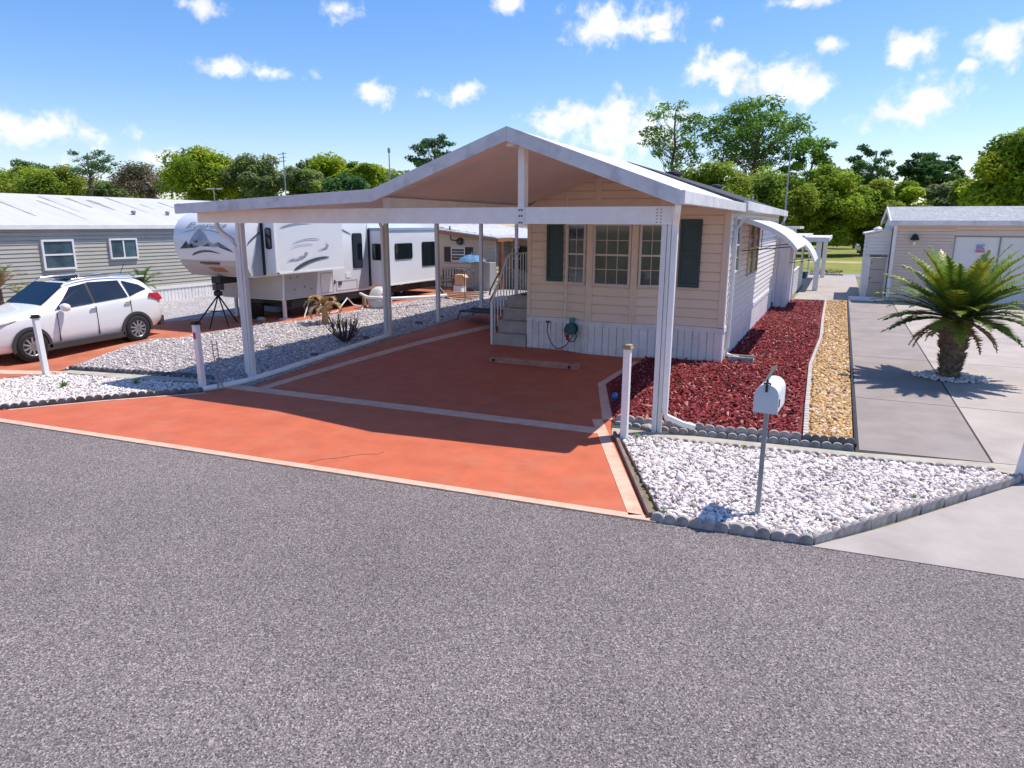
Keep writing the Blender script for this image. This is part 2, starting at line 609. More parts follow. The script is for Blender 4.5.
SOFF = pm('soffit_panel', (.78, .68, .62), .6, var=.06, scale=.6)
TAN = pm('tan_vinyl_siding', (.82, .67, .52), .55, var=.04, scale=2, bump=.04, bscale=25)
TANT = pm('tan_trim', (.79, .65, .51), .55, var=.05, scale=4)
WSIDE = pm('side_vinyl_siding', (.77, .73, .68), .55, var=.04, scale=2)
SKIRT = pm('white_vinyl_skirting', (.79, .775, .76), .5, var=.06, scale=3, stain=(.52, .50, .49), stain_scale=2.5)
GLASS = pm('window_glass', (.03, .04, .04), .04, var=.6, scale=2.2, spec=.9)
GLASSC = pm('vehicle_glass', (.006, .012, .02), .03, var=.3, scale=3, spec=.9)
GLASSL = pm('reflection_tint_glass', (.06, .105, .12), .06, var=.5, scale=1.5, spec=.8)  # lighter teal base colour stands in for reflections; no curtains behind
SHUT = pm('green_shutter', (.035, .075, .078), .5, var=.08, scale=6)
SHUTB = pm('brown_shutter', (.05, .032, .03), .6, var=.15, scale=6)
SHING = pm('dark_shingle', (.065, .065, .075), .95, var=.2, scale=4, bump=.5, speck=[(0, .6), (.5, 1), (1, 1.6)], speck_scale=40)
GSHING = pm('grey_shingle', (.33, .34, .35), .95, var=.12, scale=2, bump=.4, speck=[(0, .7), (.5, 1), (1, 1.35)], speck_scale=18)
LROOF = pm('white_metal_roof', (.56, .555, .545), .5, var=.06, scale=1.5, stain=(.48, .47, .46), stain_scale=1.3, stretch=(.35, 3.2, .35))
SAGE = pm('sage_vinyl_siding', (.44, .42, .35), .6, var=.05, scale=2)
BLACK = pm('black_plastic', (.012, .012, .014), .45, var=.2, scale=8)
RUBBER = pm('black_rubber', (.016, .016, .017), .85, var=.2, scale=12)
STEEL = pm('dark_steel', (.10, .10, .11), .45, metal=.6, var=.15, scale=8)
GALV = pm('galvanised_steel', (.30, .32, .35), .45, metal=.55, var=.12, scale=9)
CARW = pm('white_car_paint', (.80, .80, .79), .3, var=.02, scale=2, coat=.9)
CHROME = pm('chrome', (.75, .75, .76), .15, metal=1.0, var=.03, scale=5)
CLAD = pm('car_cladding', (.05, .045, .044), .6, var=.1, scale=6)
RVW = pm('camper_white', (.76, .77, .78), .35, var=.03, scale=1, coat=.3)
RVG = pm('camper_grey', (.40, .405, .41), .45, var=.04, scale=2)
RVB = pm('camper_beige', (.50, .465, .43), .5, var=.05, scale=2)
DECAL = pm('camper_decal_dark', (.07, .085, .12), .4, var=.15, scale=5)
DECALG = pm('camper_decal_grey', (.32, .35, .40), .4, var=.2, scale=5)
RED = pm('red_lens', (.42, .012, .03), .2, var=.1, scale=6, coat=.5)
AMBER = pm('headlamp_lens', (.28, .25, .22), .12, var=.2, scale=10, coat=.6)
WOOD = pm('weathered_wood', (.36, .26, .16), .8, var=.25, scale=6, stretch=(1, 1, .15))
BROWN = pm('brown_painted_wood', (.22, .085, .045), .6, var=.15, scale=5)
CREAM = pm('cream_siding', (.62, .53, .41), .6, var=.05, scale=2)
STEP = pm('grey_step', (.44, .40, .37), .75, var=.12, scale=4)
GREENP = pm('teal_plastic', (.01, .11, .11), .4, var=.2, scale=8)
BLUEP = pm('blue_fabric', (.07, .19, .33), .7, var=.12, scale=4)
BLUEB = pm('blue_bin_plastic', (.20, .32, .46), .5, var=.1, scale=5)
CARD = pm('cardboard', (.66, .40, .22), .8, var=.12, scale=4)
BARK = pm('tree_bark', (.15, .115, .09), .95, var=.35, scale=3, stretch=(1, 1, .25), bump=.6)
BARKP = pm('pine_bark', (.17, .11, .085), .95, var=.35, scale=3, stretch=(1, 1, .25), bump=.6)
LEAF = pm('foliage', (1, 1, 1), .7, var=.08, scale=.5, attr='Col', trans=.5, spec=.12)
FROND = pm('palm_leaf', (1, 1, 1), .45, var=.08, scale=5, attr='Col', trans=.25)
DRY = pm('dry_frond', (.46, .31, .15), .85, var=.25, scale=6)
STALK = pm('palm_trunk', (.17, .125, .085), .95, var=.4, scale=14, bump=1.0, bscale=30)
SIGNW = pm('sign_white', (.78, .78, .78), .5, var=.03)
SIGNB = pm('sign_blue', (.05, .10, .36), .5, var=.05)
SIGNR = pm('sign_red', (.55, .06, .08), .5, var=.05)
GDOOR = pm('garage_door_panel', (.76, .73, .68), .5, var=.04, scale=2)
ROCK = pm('brown_rock', (.20, .16, .13), .95, var=.3, scale=8, bump=.5, bscale=20)
TANKM = pm('tank_plastic', (.52, .50, .47), .45, var=.12, scale=4)
FLAGM = pm('tan_flag', (.52, .42, .28), .5, var=.08)
SOLAR = pm('blue_glass', (.03, .16, .42), .15, var=.2, scale=20)
DOORT = pm('tan_door', (.48, .42, .36), .55, var=.06, scale=4)

# ------------------------------------------------------------------ the ground and everything flat on it
def road_y(x):
    return 6.97 + .0725 * x


patch('ground', [(-600, -300), (600, -300), (600, 900), (-600, 900)], -.03, DIRT)
patch('road', [(-90, -9), (90, -9), (90, road_y(90) + .3), (-90, road_y(-90) + .3)], -.008, ASPH)
patch('concrete_apron', [(.03, road_y(.03) + .0), (30, road_y(30)), (30, 10.6), (2.45, 10.18), (2.36, 10.02), (.72, 7.80)], 0.0, CONC2)
DRIVE = [(-13.1, road_y(-13.1)), (-1.52, road_y(-1.52)), (-3.1, 10.42), (-4.0, 12.8), (-3.95, 15.4), (-3.95, 16.3), (-7.1, 16.3), (-7.1, 26), (-10.15, 26), (-10.15, 9.75),
         (-10.55, 8.92), (-11.72, 7.68), (-12.6, 6.52)]
patch('driveway', DRIVE, .004, ORANGE)
patch('driveway_border', strip_pts([(-13.1, road_y(-13.1) - .005), (-1.5, road_y(-1.5) - .005)], .13, 1), .010, PEACH)
patch('driveway_border', strip_pts([(-1.66, road_y(-1.66) + .125), (-3.24, 10.42)], .17, 1), .010, PEACH)
patch('driveway_border', strip_pts([(-3.24, 10.42), (-4.12, 12.86), (-4.08, 15.45)], .20, -1), .010, PEACH)
patch('driveway_border', strip_pts([(-10.5, 9.36), (-3.09, 9.63)], .30, 1), .0085, PEACH)
patch('driveway_border', strip_pts([(-9.72, 9.68), (-8.95, 17.9), (-8.95, 25)], .22, 1), .010, PEACH)
patch('driveway_border', strip_pts([(-12.5, 6.62), (-11.62, 7.74), (-10.5, 8.93)], .06, -1), .010, PEACH)
patch('parking_pad', [(-30, 4.85), (-13.3, 6.0), (-15.05, 7.7), (-14.9, 8.98), (-15.92, 11.28), (-16.07, 12.25), (-15.54, 12.59), (-15.21, 13.85), (-14.78, 15.2), (-14.32, 15.8),
                      (-14.06, 18.3), (-13.64, 22.7), (-13.3, 26.5), (-18.2, 26.5), (-17.1, 16.3), (-17.7, 14.6), (-19.6, 12.4), (-20.6, 8)], .001, ORANGE2)
patch('parking_pad_border', strip_pts([(-16.4, 8.35), (-14.6, 9.0)], .34, -1), .009, PEACH)
patch('grey_gravel_ground', [(-15.05, 9.2), (-15.92, 11.28), (-16.07, 12.25), (-15.54, 12.59), (-15.21, 13.85), (-14.78, 15.2), (-14.32, 15.8), (-14.06, 18.3), (-13.64, 22.7), (-13.3, 26.5),
                             (-10.2, 26.5), (-10.2, 9.75), (-11.9, 9.5), (-14.6, 9.1)], .012, GREYB)
patch('side_gravel_ground', [(-20.6, 8), (-19.6, 12.4), (-17.7, 14.6), (-17.1, 16.3), (-18.2, 26.5), (-22.2, 26.5), (-22.2, 6)], .006, GREYB)
BED_L = [(-12.62, 6.6), (-13.6, 6.55), (-15.0, 7.72), (-14.62, 8.5), (-14.42, 8.72), (-12.1, 9.06), (-11.0, 9.35), (-10.62, 9.05), (-11.78, 7.78)]
patch('white_gravel_ground', BED_L, .012, GRAVB)
patch('kerb_strip', [(-14.62, 8.74), (-12.1, 9.08), (-10.9, 9.4), (-11.5, 9.62), (-14.62, 9.05)], .03, KERB)
BED_R = [(-1.45, 6.98), (.05, 7.06), (.66, 7.88), (2.3, 10.06), (2.0, 10.22), (.5, 10.02), (-1.6, 9.78), (-2.72, 9.66)]
patch('white_gravel_ground', BED_R, .010, GRAVB)
patch('kerb_strip', [(-2.85, 9.68), (-1.6, 9.84), (.5, 10.08), (2.05, 10.30), (2.45, 10.22), (12, 11.4), (12, 11.75), (2.1, 10.64), (.46, 10.34), (-1.6, 10.14), (-2.95, 10.0)], .014, KERB)
patch('grass_verge', [(-2.95, 9.95), (-2.1, 10.08), (-2.1, 10.3), (-3.05, 10.3)], .012, JOINT)
MULCH = [(-3.02, 10.32), (-1.6, 10.40), (-.24, 10.56), (-.30, 12.5), (-.40, 16.4), (-.30, 20.7), (-.36, 25.3), (-.40, 31.8), (-2.25, 31.3), (-2.25, 16.2), (-3.95, 16.2), (-3.95, 12.85)]
patch('mulch_ground', MULCH, .02, MULCHB)
GOLD = [(-.18, 10.56), (.44, 10.62), (.44, 32.2), (-.33, 31.9), (-.29, 25.3), (-.23, 20.7), (-.33, 16.4), (-.23, 12.5)]
patch('gold_gravel_ground', GOLD, .018, GOLDB)


# the neighbour's slab drive: separate pours with dark joints between them
YS = [10.48, 13.88, 18.5, 23.2, 28.2, 33.0]
XS = [.50, 2.12, 4.6, 7.2, 10.2, 14.0]
for i in range(5):
    for j in range(5):
        y0, y1 = YS[i] + .012, YS[i + 1] - .012
        x0, x1 = XS[j] + .016, XS[j + 1] - .016
        a = .11 if i == 0 else 0
        patch('concrete_slab', [(x0, y0 + a * (x0 - .5)), (x1, y0 + a * (x1 - .5)), (x1, y1), (x0, y1)], .012, CONC if j == 0 else CONC3)
patch('slab_bedding', [(.47, 10.4), (14.1, 11.7), (14.1, 33), (.47, 33)], .004, JOINT)
patch('path', [(-1.6, 32.0), (.47, 32.3), (1.0, 33.2), (1.0, 49.5), (-4, 49.5), (-4, 40), (-1.6, 40)], .010, CONC2)
patch('back_road', [(-60, 47.5), (60, 47.5), (60, 51.3), (-60, 51.3)], -.004, pm('back_road_asphalt', (.24, .235, .24), .9, var=.1, scale=1))
patch('lawn', [(-60, 51.3), (70, 51.3), (70, 125), (-60, 125)], -.008, GRASS)
patch('dirt_track', [(-60, 66), (70, 64), (70, 67.5), (-60, 69.5)], -.003, pm('bare_sand', (.42, .33, .20), .95, var=.3, scale=.7, detail=8, stain=(.2, .21, .07), stain_scale=.6))

rrc = random.Random(12)
CRACK = pm('crack_dirt', (.20, .07, .04), .95, var=.3)


def crack(p, q, w):
    n = 12; L = [(p[0] + (q[0] - p[0]) * i / n + rrc.uniform(-.03, .03), p[1] + (q[1] - p[1]) * i / n + rrc.uniform(-.03, .03)) for i in range(n + 1)]
    patch('driveway_crack', strip_pts(L, w), .0085, CRACK)


crack((-6.15, 6.75), (-5.45, 7.5), .006)

# loose stones and chips
WPAL = [(.98, .95, .95), (.95, .92, .91), (.97, .93, .94), (.80, .74, .73), (.90, .84, .82), (.66, .61, .61), (1, .97, .97), (.40, .36, .35), (.95, .92, .9)]
scatter('white_stones', BED_R, 15000, .0188, WPAL, STONEM, 3, .018, jitter=.42, zspread=.018)
scatter('white_stones', BED_L, 7500, .0235, WPAL, STONEM, 4, .02, jitter=.28, zspread=.022)
GPOLY = [(-15.0, 9.25), (-15.85, 11.25), (-16.0, 12.2), (-15.48, 12.6), (-15.15, 13.9), (-14.72, 15.2), (-14.26, 15.8), (-14.0, 18.3), (-13.58, 22.7), (-10.32, 22.7), (-10.32, 9.85), (-11.9, 9.62), (-14.5, 9.2)]
GPAL = [(.72, .68, .67), (.58, .54, .54), (.86, .82, .81), (.42, .38, .38), (.68, .63, .62)]
scatter('grey_stones', GPOLY, 11000, .026, GPAL, STONEM, 5, .014, jitter=.25, zspread=.012, near=lambda x, y: np.clip(1.25 - (y - 9) / 16, .15, 1))
RPAL = [(.25, .020, .022), (.19, .014, .018), (.30, .026, .026), (.15, .010, .014), (.22, .018, .022), (.26, .02, .022), (.46, .19, .17), (.11, .008, .011), (.28, .028, .03), (.20, .016, .018)]
MUL2 = [(-3.0, 10.42), (-1.6, 10.50), (-.34, 10.64), (-.36, 12.5), (-.46, 16.4), (-.36, 20.7), (-.42, 25.3), (-.46, 31.6), (-2.2, 31.1), (-2.2, 16.05), (-3.85, 15.85), (-3.85, 12.85)]
scatter('red_mulch', MUL2, 16000, .03, RPAL, CHIP, 6, .03, shape='chip', zspread=.025, near=lambda x, y: np.clip(1.2 - (y - 10) / 14, .12, 1))
YPAL = [(.72, .47, .20), (.78, .56, .30), (.62, .38, .14), (.84, .66, .42), (.50, .30, .12), (.86, .74, .56), (.70, .44, .16)]
GOL2 = [(-.12, 10.68), (.40, 10.70), (.40, 32.0), (-.28, 31.8), (-.24, 25.3), (-.18, 20.7), (-.28, 16.4), (-.18, 12.5)]
scatter('gold_stones', GOL2, 6500, .028, YPAL, STONEM, 7, .024, zspread=.02, near=lambda x, y: np.clip(1.2 - (y - 10) / 16, .15, 1))


# scalloped concrete edging: short pieces of three scallops, one object each
def edging_mesh(n=3, w=.145, h=.12, t=.055):
    mb = MB()
    top = []
    for k in range(n):
        for a in range(0, 9):
            th = math.pi - math.pi * a / 8
            top.append((k * w + w / 2 + w / 2 * .97 * math.cos(th), h - .055 + .055 * math.sin(th)))
    pts = [(0, 0, -.04)] + [(x, 0, z) for x, z in top] + [(n * w, 0, -.04)]
    mb.prism(pts, (0, t, 0))
    return mb


EDGE_PROTO = {}


def edging_row(line, h, m, label, group, t=.055, w=.145, n=3, scale=1.0):
    key = (round(h, 3), m.name, w, n, t)
    L = [Vector((x, y)) for x, y in line]
    seg_len = n * w
    # walk the polyline
    cum = [0]
    for a, b in zip(L, L[1:]):
        cum.append(cum[-1] + (b - a).length)
    cnt = max(1, round(cum[-1] / seg_len))
    step = cum[-1] / cnt

    def P(s):
        for i in range(len(L) - 1):
            if s <= cum[i + 1] + 1e-9:
                return L[i].lerp(L[i + 1], (s - cum[i]) / (cum[i + 1] - cum[i]))
        return L[-1]
    rr = random.Random(len(line) * 7 + int(h * 1000))
    for k in range(cnt):
        a, b = P(k * step), P((k + 1) * step)
        if key not in EDGE_PROTO:
            o = edging_mesh(n, w, h, t).build('scalloped_edging', m, None, local=True, bevel=.006)
            EDGE_PROTO[key] = o
        else:
            o = EDGE_PROTO[key].copy(); COL.objects.link(o)
        tag(o, label, 'garden edging', group)
        d = b - a
        o.location = (a.x, a.y, zgf(a.x, a.y) + rr.uniform(-.008, .006))
        o.rotation_euler = (rr.uniform(-.05, .05), 0, math.atan2(d.y, d.x) + rr.uniform(-.03, .03))
        o.scale = (step / seg_len * .985, 1, 1)


edging_row([(-1.56, road_y(-1.56) + .02), (.05, road_y(.05) + .03)], .10, SCAL, 'weathered grey scalloped edging between the road and the mailbox gravel', 'edging along the road side of the mailbox bed')
edging_row([(.06, 7.03), (.69, 7.85), (2.4, 10.1)], .10, SCAL, 'pale scalloped edging along the concrete apron at right', 'edging along the apron side of the mailbox bed')
edging_row([(-2.75, 9.62), (-1.6, 9.74), (.5, 9.98), (2.1, 10.22)], .07, SCAL, 'low half buried scalloped edging at the back of the mailbox gravel', 'edging along the back of the mailbox bed', w=.12)
edging_row([(-2.98, 10.20), (-1.6, 10.26), (-.24, 10.42), (.46, 10.50)], .07, SCAL, 'lower front row of scalloped edging before the red mulch', 'lower row of edging before the mulch')
edging_row([(-2.98, 10.28), (-1.6, 10.34), (-.24, 10.50)], .15, SCAL, 'taller rear row of scalloped edging holding the red mulch', 'upper row of edging before the mulch')
edging_row([(-.22, 10.50), (.46, 10.58)], .15, SCALD, 'dark stained scalloped edging holding the gold gravel', 'edging before the gold gravel')
edging_row([(-13.1, 6.25), (-12.62, 6.56), (-11.76, 7.74), (-10.6, 8.98)], .09, SCALD, 'brown stained scalloped edging along the orange driveway by the white gravel', 'edging along the driveway at left')
edging_row([(-14.6, 8.62), (-14.42, 8.70), (-12.1, 9.02), (-11.1, 9.32)], .06, SCALD, 'low dark edging at the back of the left white gravel bed', 'edging along the back of the left white bed', w=.12)
edging_row([(-14.75, 9.1), (-11.99, 9.66), (-11.2, 9.72)], .11, SCALD, 'dark scalloped edging holding the grey gravel by the driveway', 'edging before the grey gravel', w=.13)
# small block edging between mulch and gold gravel, brown strip by the driveway
ln = [(-.20, 10.62), (-.26, 12.5), (-.36, 16.4), (-.26, 20.7), (-.32, 25.3), (-.36, 31.8)]
o = MB()
for (x0, y0), (x1, y1) in zip(ln, ln[1:]):
    n = int((y1 - y0) / .16)
    for k in range(n):
        a = k / n; x = x0 + (x1 - x0) * a; y = y0 + (y1 - y0) * a
        o.box(x - .035, x + .035, y + .005, y + .15, -.02, .085)
tag(o.build('block_edging', pm('pale_edging', (.47, .44, .41), .9, var=.2, scale=9), bevel=.008), 'long line of small pale blocks between red mulch and gold gravel', 'garden edging')
tag(MB().box(.455, .485, 10.62, 32.2, -.02, .06).build('edging_strip', BLACK), 'long thin black strip between gold gravel and concrete drive', 'garden edging')
o = MB().prism([(-1.60, 6.92, -.02), (-2.83, 9.66, -.02), (-2.79, 9.68, -.02), (-1.56, 6.94, -.02)], (0, 0, .09))
tag(o.build('edging_board', pm('brown_edging', (.20, .15, .115), .85, var=.25, scale=6)), 'thin brown edging board beside the peach driveway border', 'garden edging')


# ------------------------------------------------------------------ building helpers
def siding(mb, p0, p1, z0, z1, n, lap=.2, out=.016, top=None, gap=.022, deep=.03):
    """lap siding from p0 to p1 (2d) with a recessed gap under every lap; top(z) gives the clipped span of a gable"""
    p0 = Vector(p0); p1 = Vector(p1); n = Vector(n).normalized()
    k = max(1, round((z1 - z0) / lap)); h = (z1 - z0) / k
    for i in range(k):
        a, b = z0 + i * h, z0 + (i + 1) * h
        g = min(gap, h * .3)

        def P(z, d):
            l, r = top(z) if top else (0, 1)
            if r < l:
                l = r = (l + r) / 2
            A = p0.lerp(p1, l) + n * d; B = p0.lerp(p1, r) + n * d
            return (A.x, A.y, z), (B.x, B.y, z)
        rows = [P(a, 0), P(a, -deep), P(a + g, -deep), P(a + g, out), P(b, 0)]
        for (q0, q1), (q2, q3) in zip(rows, rows[1:]):
            if (Vector(q1) - Vector(q0)).length < 1e-4 and (Vector(q3) - Vector(q2)).length < 1e-4:
                continue
            mb.add([q0, q1, q3, q2], [(0, 1, 2, 3)])
    return mb


def rect_on(mb, c, u, n, w, z0, z1, d0, d1):
    """box on a vertical wall: centre c (2d), along u, outward n, from depth d0 to d1"""
    c = Vector(c); u = Vector(u).normalized(); n = Vector(n).normalized()
    vs = []
    for s in (-w / 2, w / 2):
        for d in (d0, d1):
            for z in (z0, z1):
                q = c + u * s + n * d
                vs.append((q.x, q.y, z))
    return mb.add(vs, [(0, 1, 3, 2), (4, 6, 7, 5), (0, 4, 5, 1), (2, 3, 7, 6), (0, 2, 6, 4), (1, 5, 7, 3)])


def window(parent, c, u, n, w, z0, z1, frame_m=WHITE, cols=3, rows=(2, 2), fr=.05, glass_m=GLASS, bars=True, slider=False, blind=False, depth=.062, name='window'):
    """window > pane + glazing bars; built as frame mesh with children"""
    mb = MB()
    c2 = Vector(c); u2 = Vector(u).normalized()
    rect_on(mb, c2 - u2 * (w / 2 - fr / 2), u, n, fr, z0, z1, -.035, depth)
    rect_on(mb, c2 + u2 * (w / 2 - fr / 2), u, n, fr, z0, z1, -.035, depth)
    rect_on(mb, c2, u, n, w - 2 * fr, z0, z0 + fr, -.035, depth)
    rect_on(mb, c2, u, n, w - 2 * fr, z1 - fr, z1, -.035, depth)
    zm = (z0 + z1) / 2
    if slider:
        rect_on(mb, c2, u, n, fr * .9, z0 + fr, z1 - fr, -.035, depth - .012)
    else:
        rect_on(mb, c2, u, n, w - 2 * fr, zm - fr * .42, zm + fr * .42, -.035, depth - .012)
    o = mb.build(name, frame_m, parent)
    g = MB(); rect_on(g, c2, u, n, w - fr * 1.5, z0 + fr * .6, z1 - fr * .6, -.018, .032)
    g.build('pane', glass_m, o)
    if bars:
        b = MB()
        for i in range(1, cols):
            rect_on(b, c2 + u2 * (-w / 2 + fr + (w - 2 * fr) * i / cols), u, n, .014, z0 + fr, z1 - fr, .0325, .037)
        for half, k in ((0, rows[0]), (1, rows[1])):
            a = z0 + fr if half == 0 else zm; e = zm if half == 0 else z1 - fr
            for i in range(1, k):
                z = a + (e - a) * i / k
                rect_on(b, c2, u, n, w - 2 * fr, z - .007, z + .007, .0322, .0365)
        b.build('glazing_bars', frame_m, o)
    if blind:
        b = MB()
        z = zm + .05
        while z < z1 - fr:
            rect_on(b, c2, u, n, w - 2.6 * fr, z, z + .02, .0345, .0365); z += .04
        b.build('blind', GALV, o)
    return o


def shutter(parent, c, u, n, w, z0, z1, m):
    mb = MB(); c2 = Vector(c); u2 = Vector(u).normalized(); st = .055
    rect_on(mb, c2, u, n, w, z0, z1, -.03, .035)
    for s in (-1, 1):
        rect_on(mb, c2 + u2 * s * (w / 2 - st / 2), u, n, st, z0, z1, .03, .062)
    for a, b in ((z0, z0 + .09), (z1 - .09, z1), ((z0 + z1) / 2 - .05, (z0 + z1) / 2 + .05)):
        rect_on(mb, c2, u, n, w - 2 * st, a, b, .03, .062)
    return mb.build('shutter', m, parent)


# ------------------------------------------------------------------ the park home
HX0, HX1, HY0, HY1 = -7.1, -2.25, 16.11, 28.4
RIDX, RIDZ = -4.67, 4.42
EAVZ = 3.585
home = thing('park_home', 'tan sided park home with white skirting and dark shingle roof behind the carport', 'house', ((HX0 + HX1) / 2, HY0, 0))
BAY = [(-6.12, HY0), (-5.37, HY0 - .24), (-4.29, HY0 - .24), (-3.58, HY0)]
mb = MB()


def gable_top(x0, x1):
    def f(z):
        if z <= EAVZ:
            return (0, 1)
        k = (RIDZ - z) / (RIDZ - EAVZ)
        xl = RIDX - (RIDX - HX0) * k; xr = RIDX + (HX1 - RIDX) * k
        return (max(0, (xl - x0) / (x1 - x0)), min(1, (xr - x0) / (x1 - x0)))
    return f


siding(mb, (HX0, HY0), (BAY[0][0], HY0), .8, 3.3, (0, -1))
siding(mb, (BAY[3][0], HY0), (HX1, HY0), .8, 3.3, (0, -1))
for a, b in zip(BAY, BAY[1:]):
    d = Vector(b) - Vector(a); n = Vector((d.y, -d.x))
    siding(mb, a, b, .8, 3.3, n)
siding(mb, (HX0, HY0), (HX1, HY0), 3.3, RIDZ, (0, -1), top=gable_top(HX0, HX1))
mb.poly([(BAY[0][0], HY0, 3.3), (BAY[1][0], BAY[1][1], 3.3), (BAY[2][0], BAY[2][1], 3.3), (BAY[3][0], HY0, 3.3)])
mb.build('front_wall', TAN, home)
mb = MB()
siding(mb, (HX1, HY0), (HX1, HY1), .8, 3.5, (1, 0), lap=.145, out=.018)
mb.build('side_wall', WSIDE, home)
mb = MB()
siding(mb, (HX0, HY0), (HX0, HY1), .8, 3.5, (-1, 0)); siding(mb, (HX0, HY1), (HX1, HY1), .8, RIDZ, (0, 1), top=gable_top(HX0, HX1))
mb.build('rear_wall', TAN, home)
# gable battens and trims
def trim(c, w, z0, z1, d0, d1):
    mb = MB(); rect_on(mb, c, (1, 0), (0, -1), w, z0, z1, d0, d1); mb.build('corner_trim', TANT, home)


for x in (-5.28, -3.75):
    trim((x, HY0), .16, 3.3, RIDZ - abs(x - RIDX) * (RIDZ - EAVZ) / (RIDX - HX0) - .06, .0, .032)
for x, y in (BAY[1], BAY[2]):
    trim((x, y), .15, .82, 3.28, -.05, .035)
trim((HX0 + .05, HY0), .1, .8, 3.5, -.03, .03)
trim((HX1 - .06, HY0), .12, .8, 3.45, -.03, .03)
for y in (HY0 + .045, HY1 - .05):
    MB().box(HX1 + .001, HX1 + .03, y - .075, y + .075, .8, 3.5).build('side_trim', WHITE, home)


# ribbed skirting
def skirt(p0, p1, n, z0, z1, mb, pitch=.3):
    p0 = Vector(p0); p1 = Vector(p1); d = (p1 - p0); L = d.length; d.normalize(); n = Vector(n).normalized()
    k = max(1, int(L / pitch)); w = L / k
    for i in range(k):
        s0 = i * w
        prof = [(0, -.02), (.012, .014), (w * .42, .014), (w * .44, -.012), (w * .5, -.012), (w * .52, .014), (w - .012, .014), (w, -.02)]
        for (a, da), (b, db) in zip(prof, prof[1:]):
            A = p0 + d * (s0 + a) + n * da; B = p0 + d * (s0 + b) + n * db
            mb.add([(A.x, A.y, z0), (B.x, B.y, z0), (B.x, B.y, z1), (A.x, A.y, z1)], [(0, 1, 2, 3)])
    return mb


mb = MB()
path_ = [(HX0, HY0)] + BAY + [(HX1, HY0)]
for a, b in zip(path_, path_[1:]):
    d = Vector(b) - Vector(a); n = Vector((d.y, -d.x)).normalized()
    skirt(a, b, n, -.05, .72, mb)
    rect_on(mb, (Vector(a) + Vector(b)) / 2, d, n, d.length, .70, .815, -.01, .03)
mb.build('front_skirting', SKIRT, home)
mb = MB()
skirt((HX1, HY0), (HX1, HY1), (1, 0), -.05, .72, mb)
rect_on(mb, (HX1, (HY0 + HY1) / 2), (0, 1), (1, 0), HY1 - HY0, .70, .82, -.01, .035)
skirt((HX0, HY0), (HX0, HY1), (-1, 0), -.05, .8, mb)
mb.build('side_skirting', SKIRT, home)
# windows & shutters on the bay front
for (a, b), w, cols in (((BAY[0], BAY[1]), .56, 2), ((BAY[1], BAY[2]), .90, 3), ((BAY[2], BAY[3]), .56, 2)):
    c = (Vector(a) + Vector(b)) / 2; d = Vector(b) - Vector(a); n = Vector((d.y, -d.x))
    window(home, c, d, n, w, 1.68, 3.12, TANT if False else pm('window_vinyl', (.66, .60, .55), .5, var=.04), cols=cols, rows=(2, 2))
shutter(home, (-6.36, HY0), (1, 0), (0, -1), .42, 1.72, 3.14, SHUT)
shutter(home, (-3.08, HY0), (1, 0), (0, -1), .48, 1.70, 3.22, SHUT)
MB().tube([(-6.03, HY0 - .10, .82), (-6.03, HY0 - .10, 3.75)], .018, 6).build('conduit', WHITE, home)
# windows on the right-hand side wall (under the awning)
SIDEFR = pm('tan_window_frame', (.55, .49, .43), .5, var=.05)
window(home, (HX1, 17.15), (0, 1), (1, 0), .95, 2.0, 3.28, WHITE, cols=2, bars=True)
window(home, (HX1, 20.1), (0, 1), (1, 0), 1.0, 1.75, 3.20, SIDEFR, cols=2, bars=True)
window(home, (HX1, 21.4), (0, 1), (1, 0), .9, 1.75, 3.20, SIDEFR, cols=2, bars=True)
# roof
OH = .22
sl = (RIDZ - EAVZ) / (RIDX - HX0)


def roof_slab(x_ridge, z_ridge, x_eave, z_eave, y0, y1, t):
    return [(x_ridge, y0, z_ridge), (x_eave, y0, z_eave), (x_eave, y0, z_eave - t), (x_ridge, y0, z_ridge - t)]


roof = MB()
rz = RIDZ + .10
for sx in (-1, 1):
    xe = HX1 + OH if sx > 0 else HX0 - OH
    ze = rz - abs(xe - RIDX) * sl
    roof.prism(roof_slab(RIDX, rz, xe, ze, 16.3, 0, .07), (0, HY1 + .35 - 16.3, 0))
roof = roof.build('roof', SHING, home)
for y, x in ((at(674, 170, X=-4.5).y, -4.5), (at(716, 187, X=-4.5).y, -4.5)):
    z = rz - abs(x - RIDX) * sl - .07
    MB().lathe([(.20, z - .08), (.20, z + .06), (.27, z + .08), (.24, z + .15), (.12, z + .19), (.02, z + .2)], (x, y, 0), 14).build('roof_vent', BLACK, roof, smooth=True, autosmooth=40)
MB().tube([(-3.0, 26.2, 3.75), (-3.0, 26.2, 4.12)], .04, 8).build('vent_pipe', BLUEB, roof)
xe = HX1 + OH; ze = rz - abs(xe - RIDX) * sl
MB().box(xe - .01, xe + .09, 16.45, HY1 + .35, ze - .20, ze + .0).build('gutter', WHITEG, home, bevel=.012)
MB().prism([(HX1 + .02, HY1 + .3, ze - .12), (xe, HY1 + .3, ze - .12), (xe, HY1 + .35, ze - .12), (HX1 + .02, HY1 + .35, ze - .12)], (0, 0, .02)).box(HX1, xe - .012, 16.2, HY1 + .3, ze - .13, ze - .11).build('soffit', SOFF, home)
for y, name in ((16.62, 'downspout'),):
    MB().rtube([(xe + .04, y - .02, ze - .18), (xe + .02, y - .02, ze - .34), (HX1 + .07, y - .04, ze - .62), (HX1 + .065, y - .04, .30), (HX1 + .07, y - .06, .14), (HX1 + .36, y - .12, .10)], .085, .065).build(name, WHITE, home, bevel=.008)
MB().rtube([(xe + .04, HY1 + .1, ze - .18), (xe + .02, HY1 + .1, ze - .3), (HX1 + .07, HY1 - .02, ze - .6), (HX1 + .065, HY1 - .02, .2)], .085, .065).build('downspout', WHITE, home, bevel=.008)
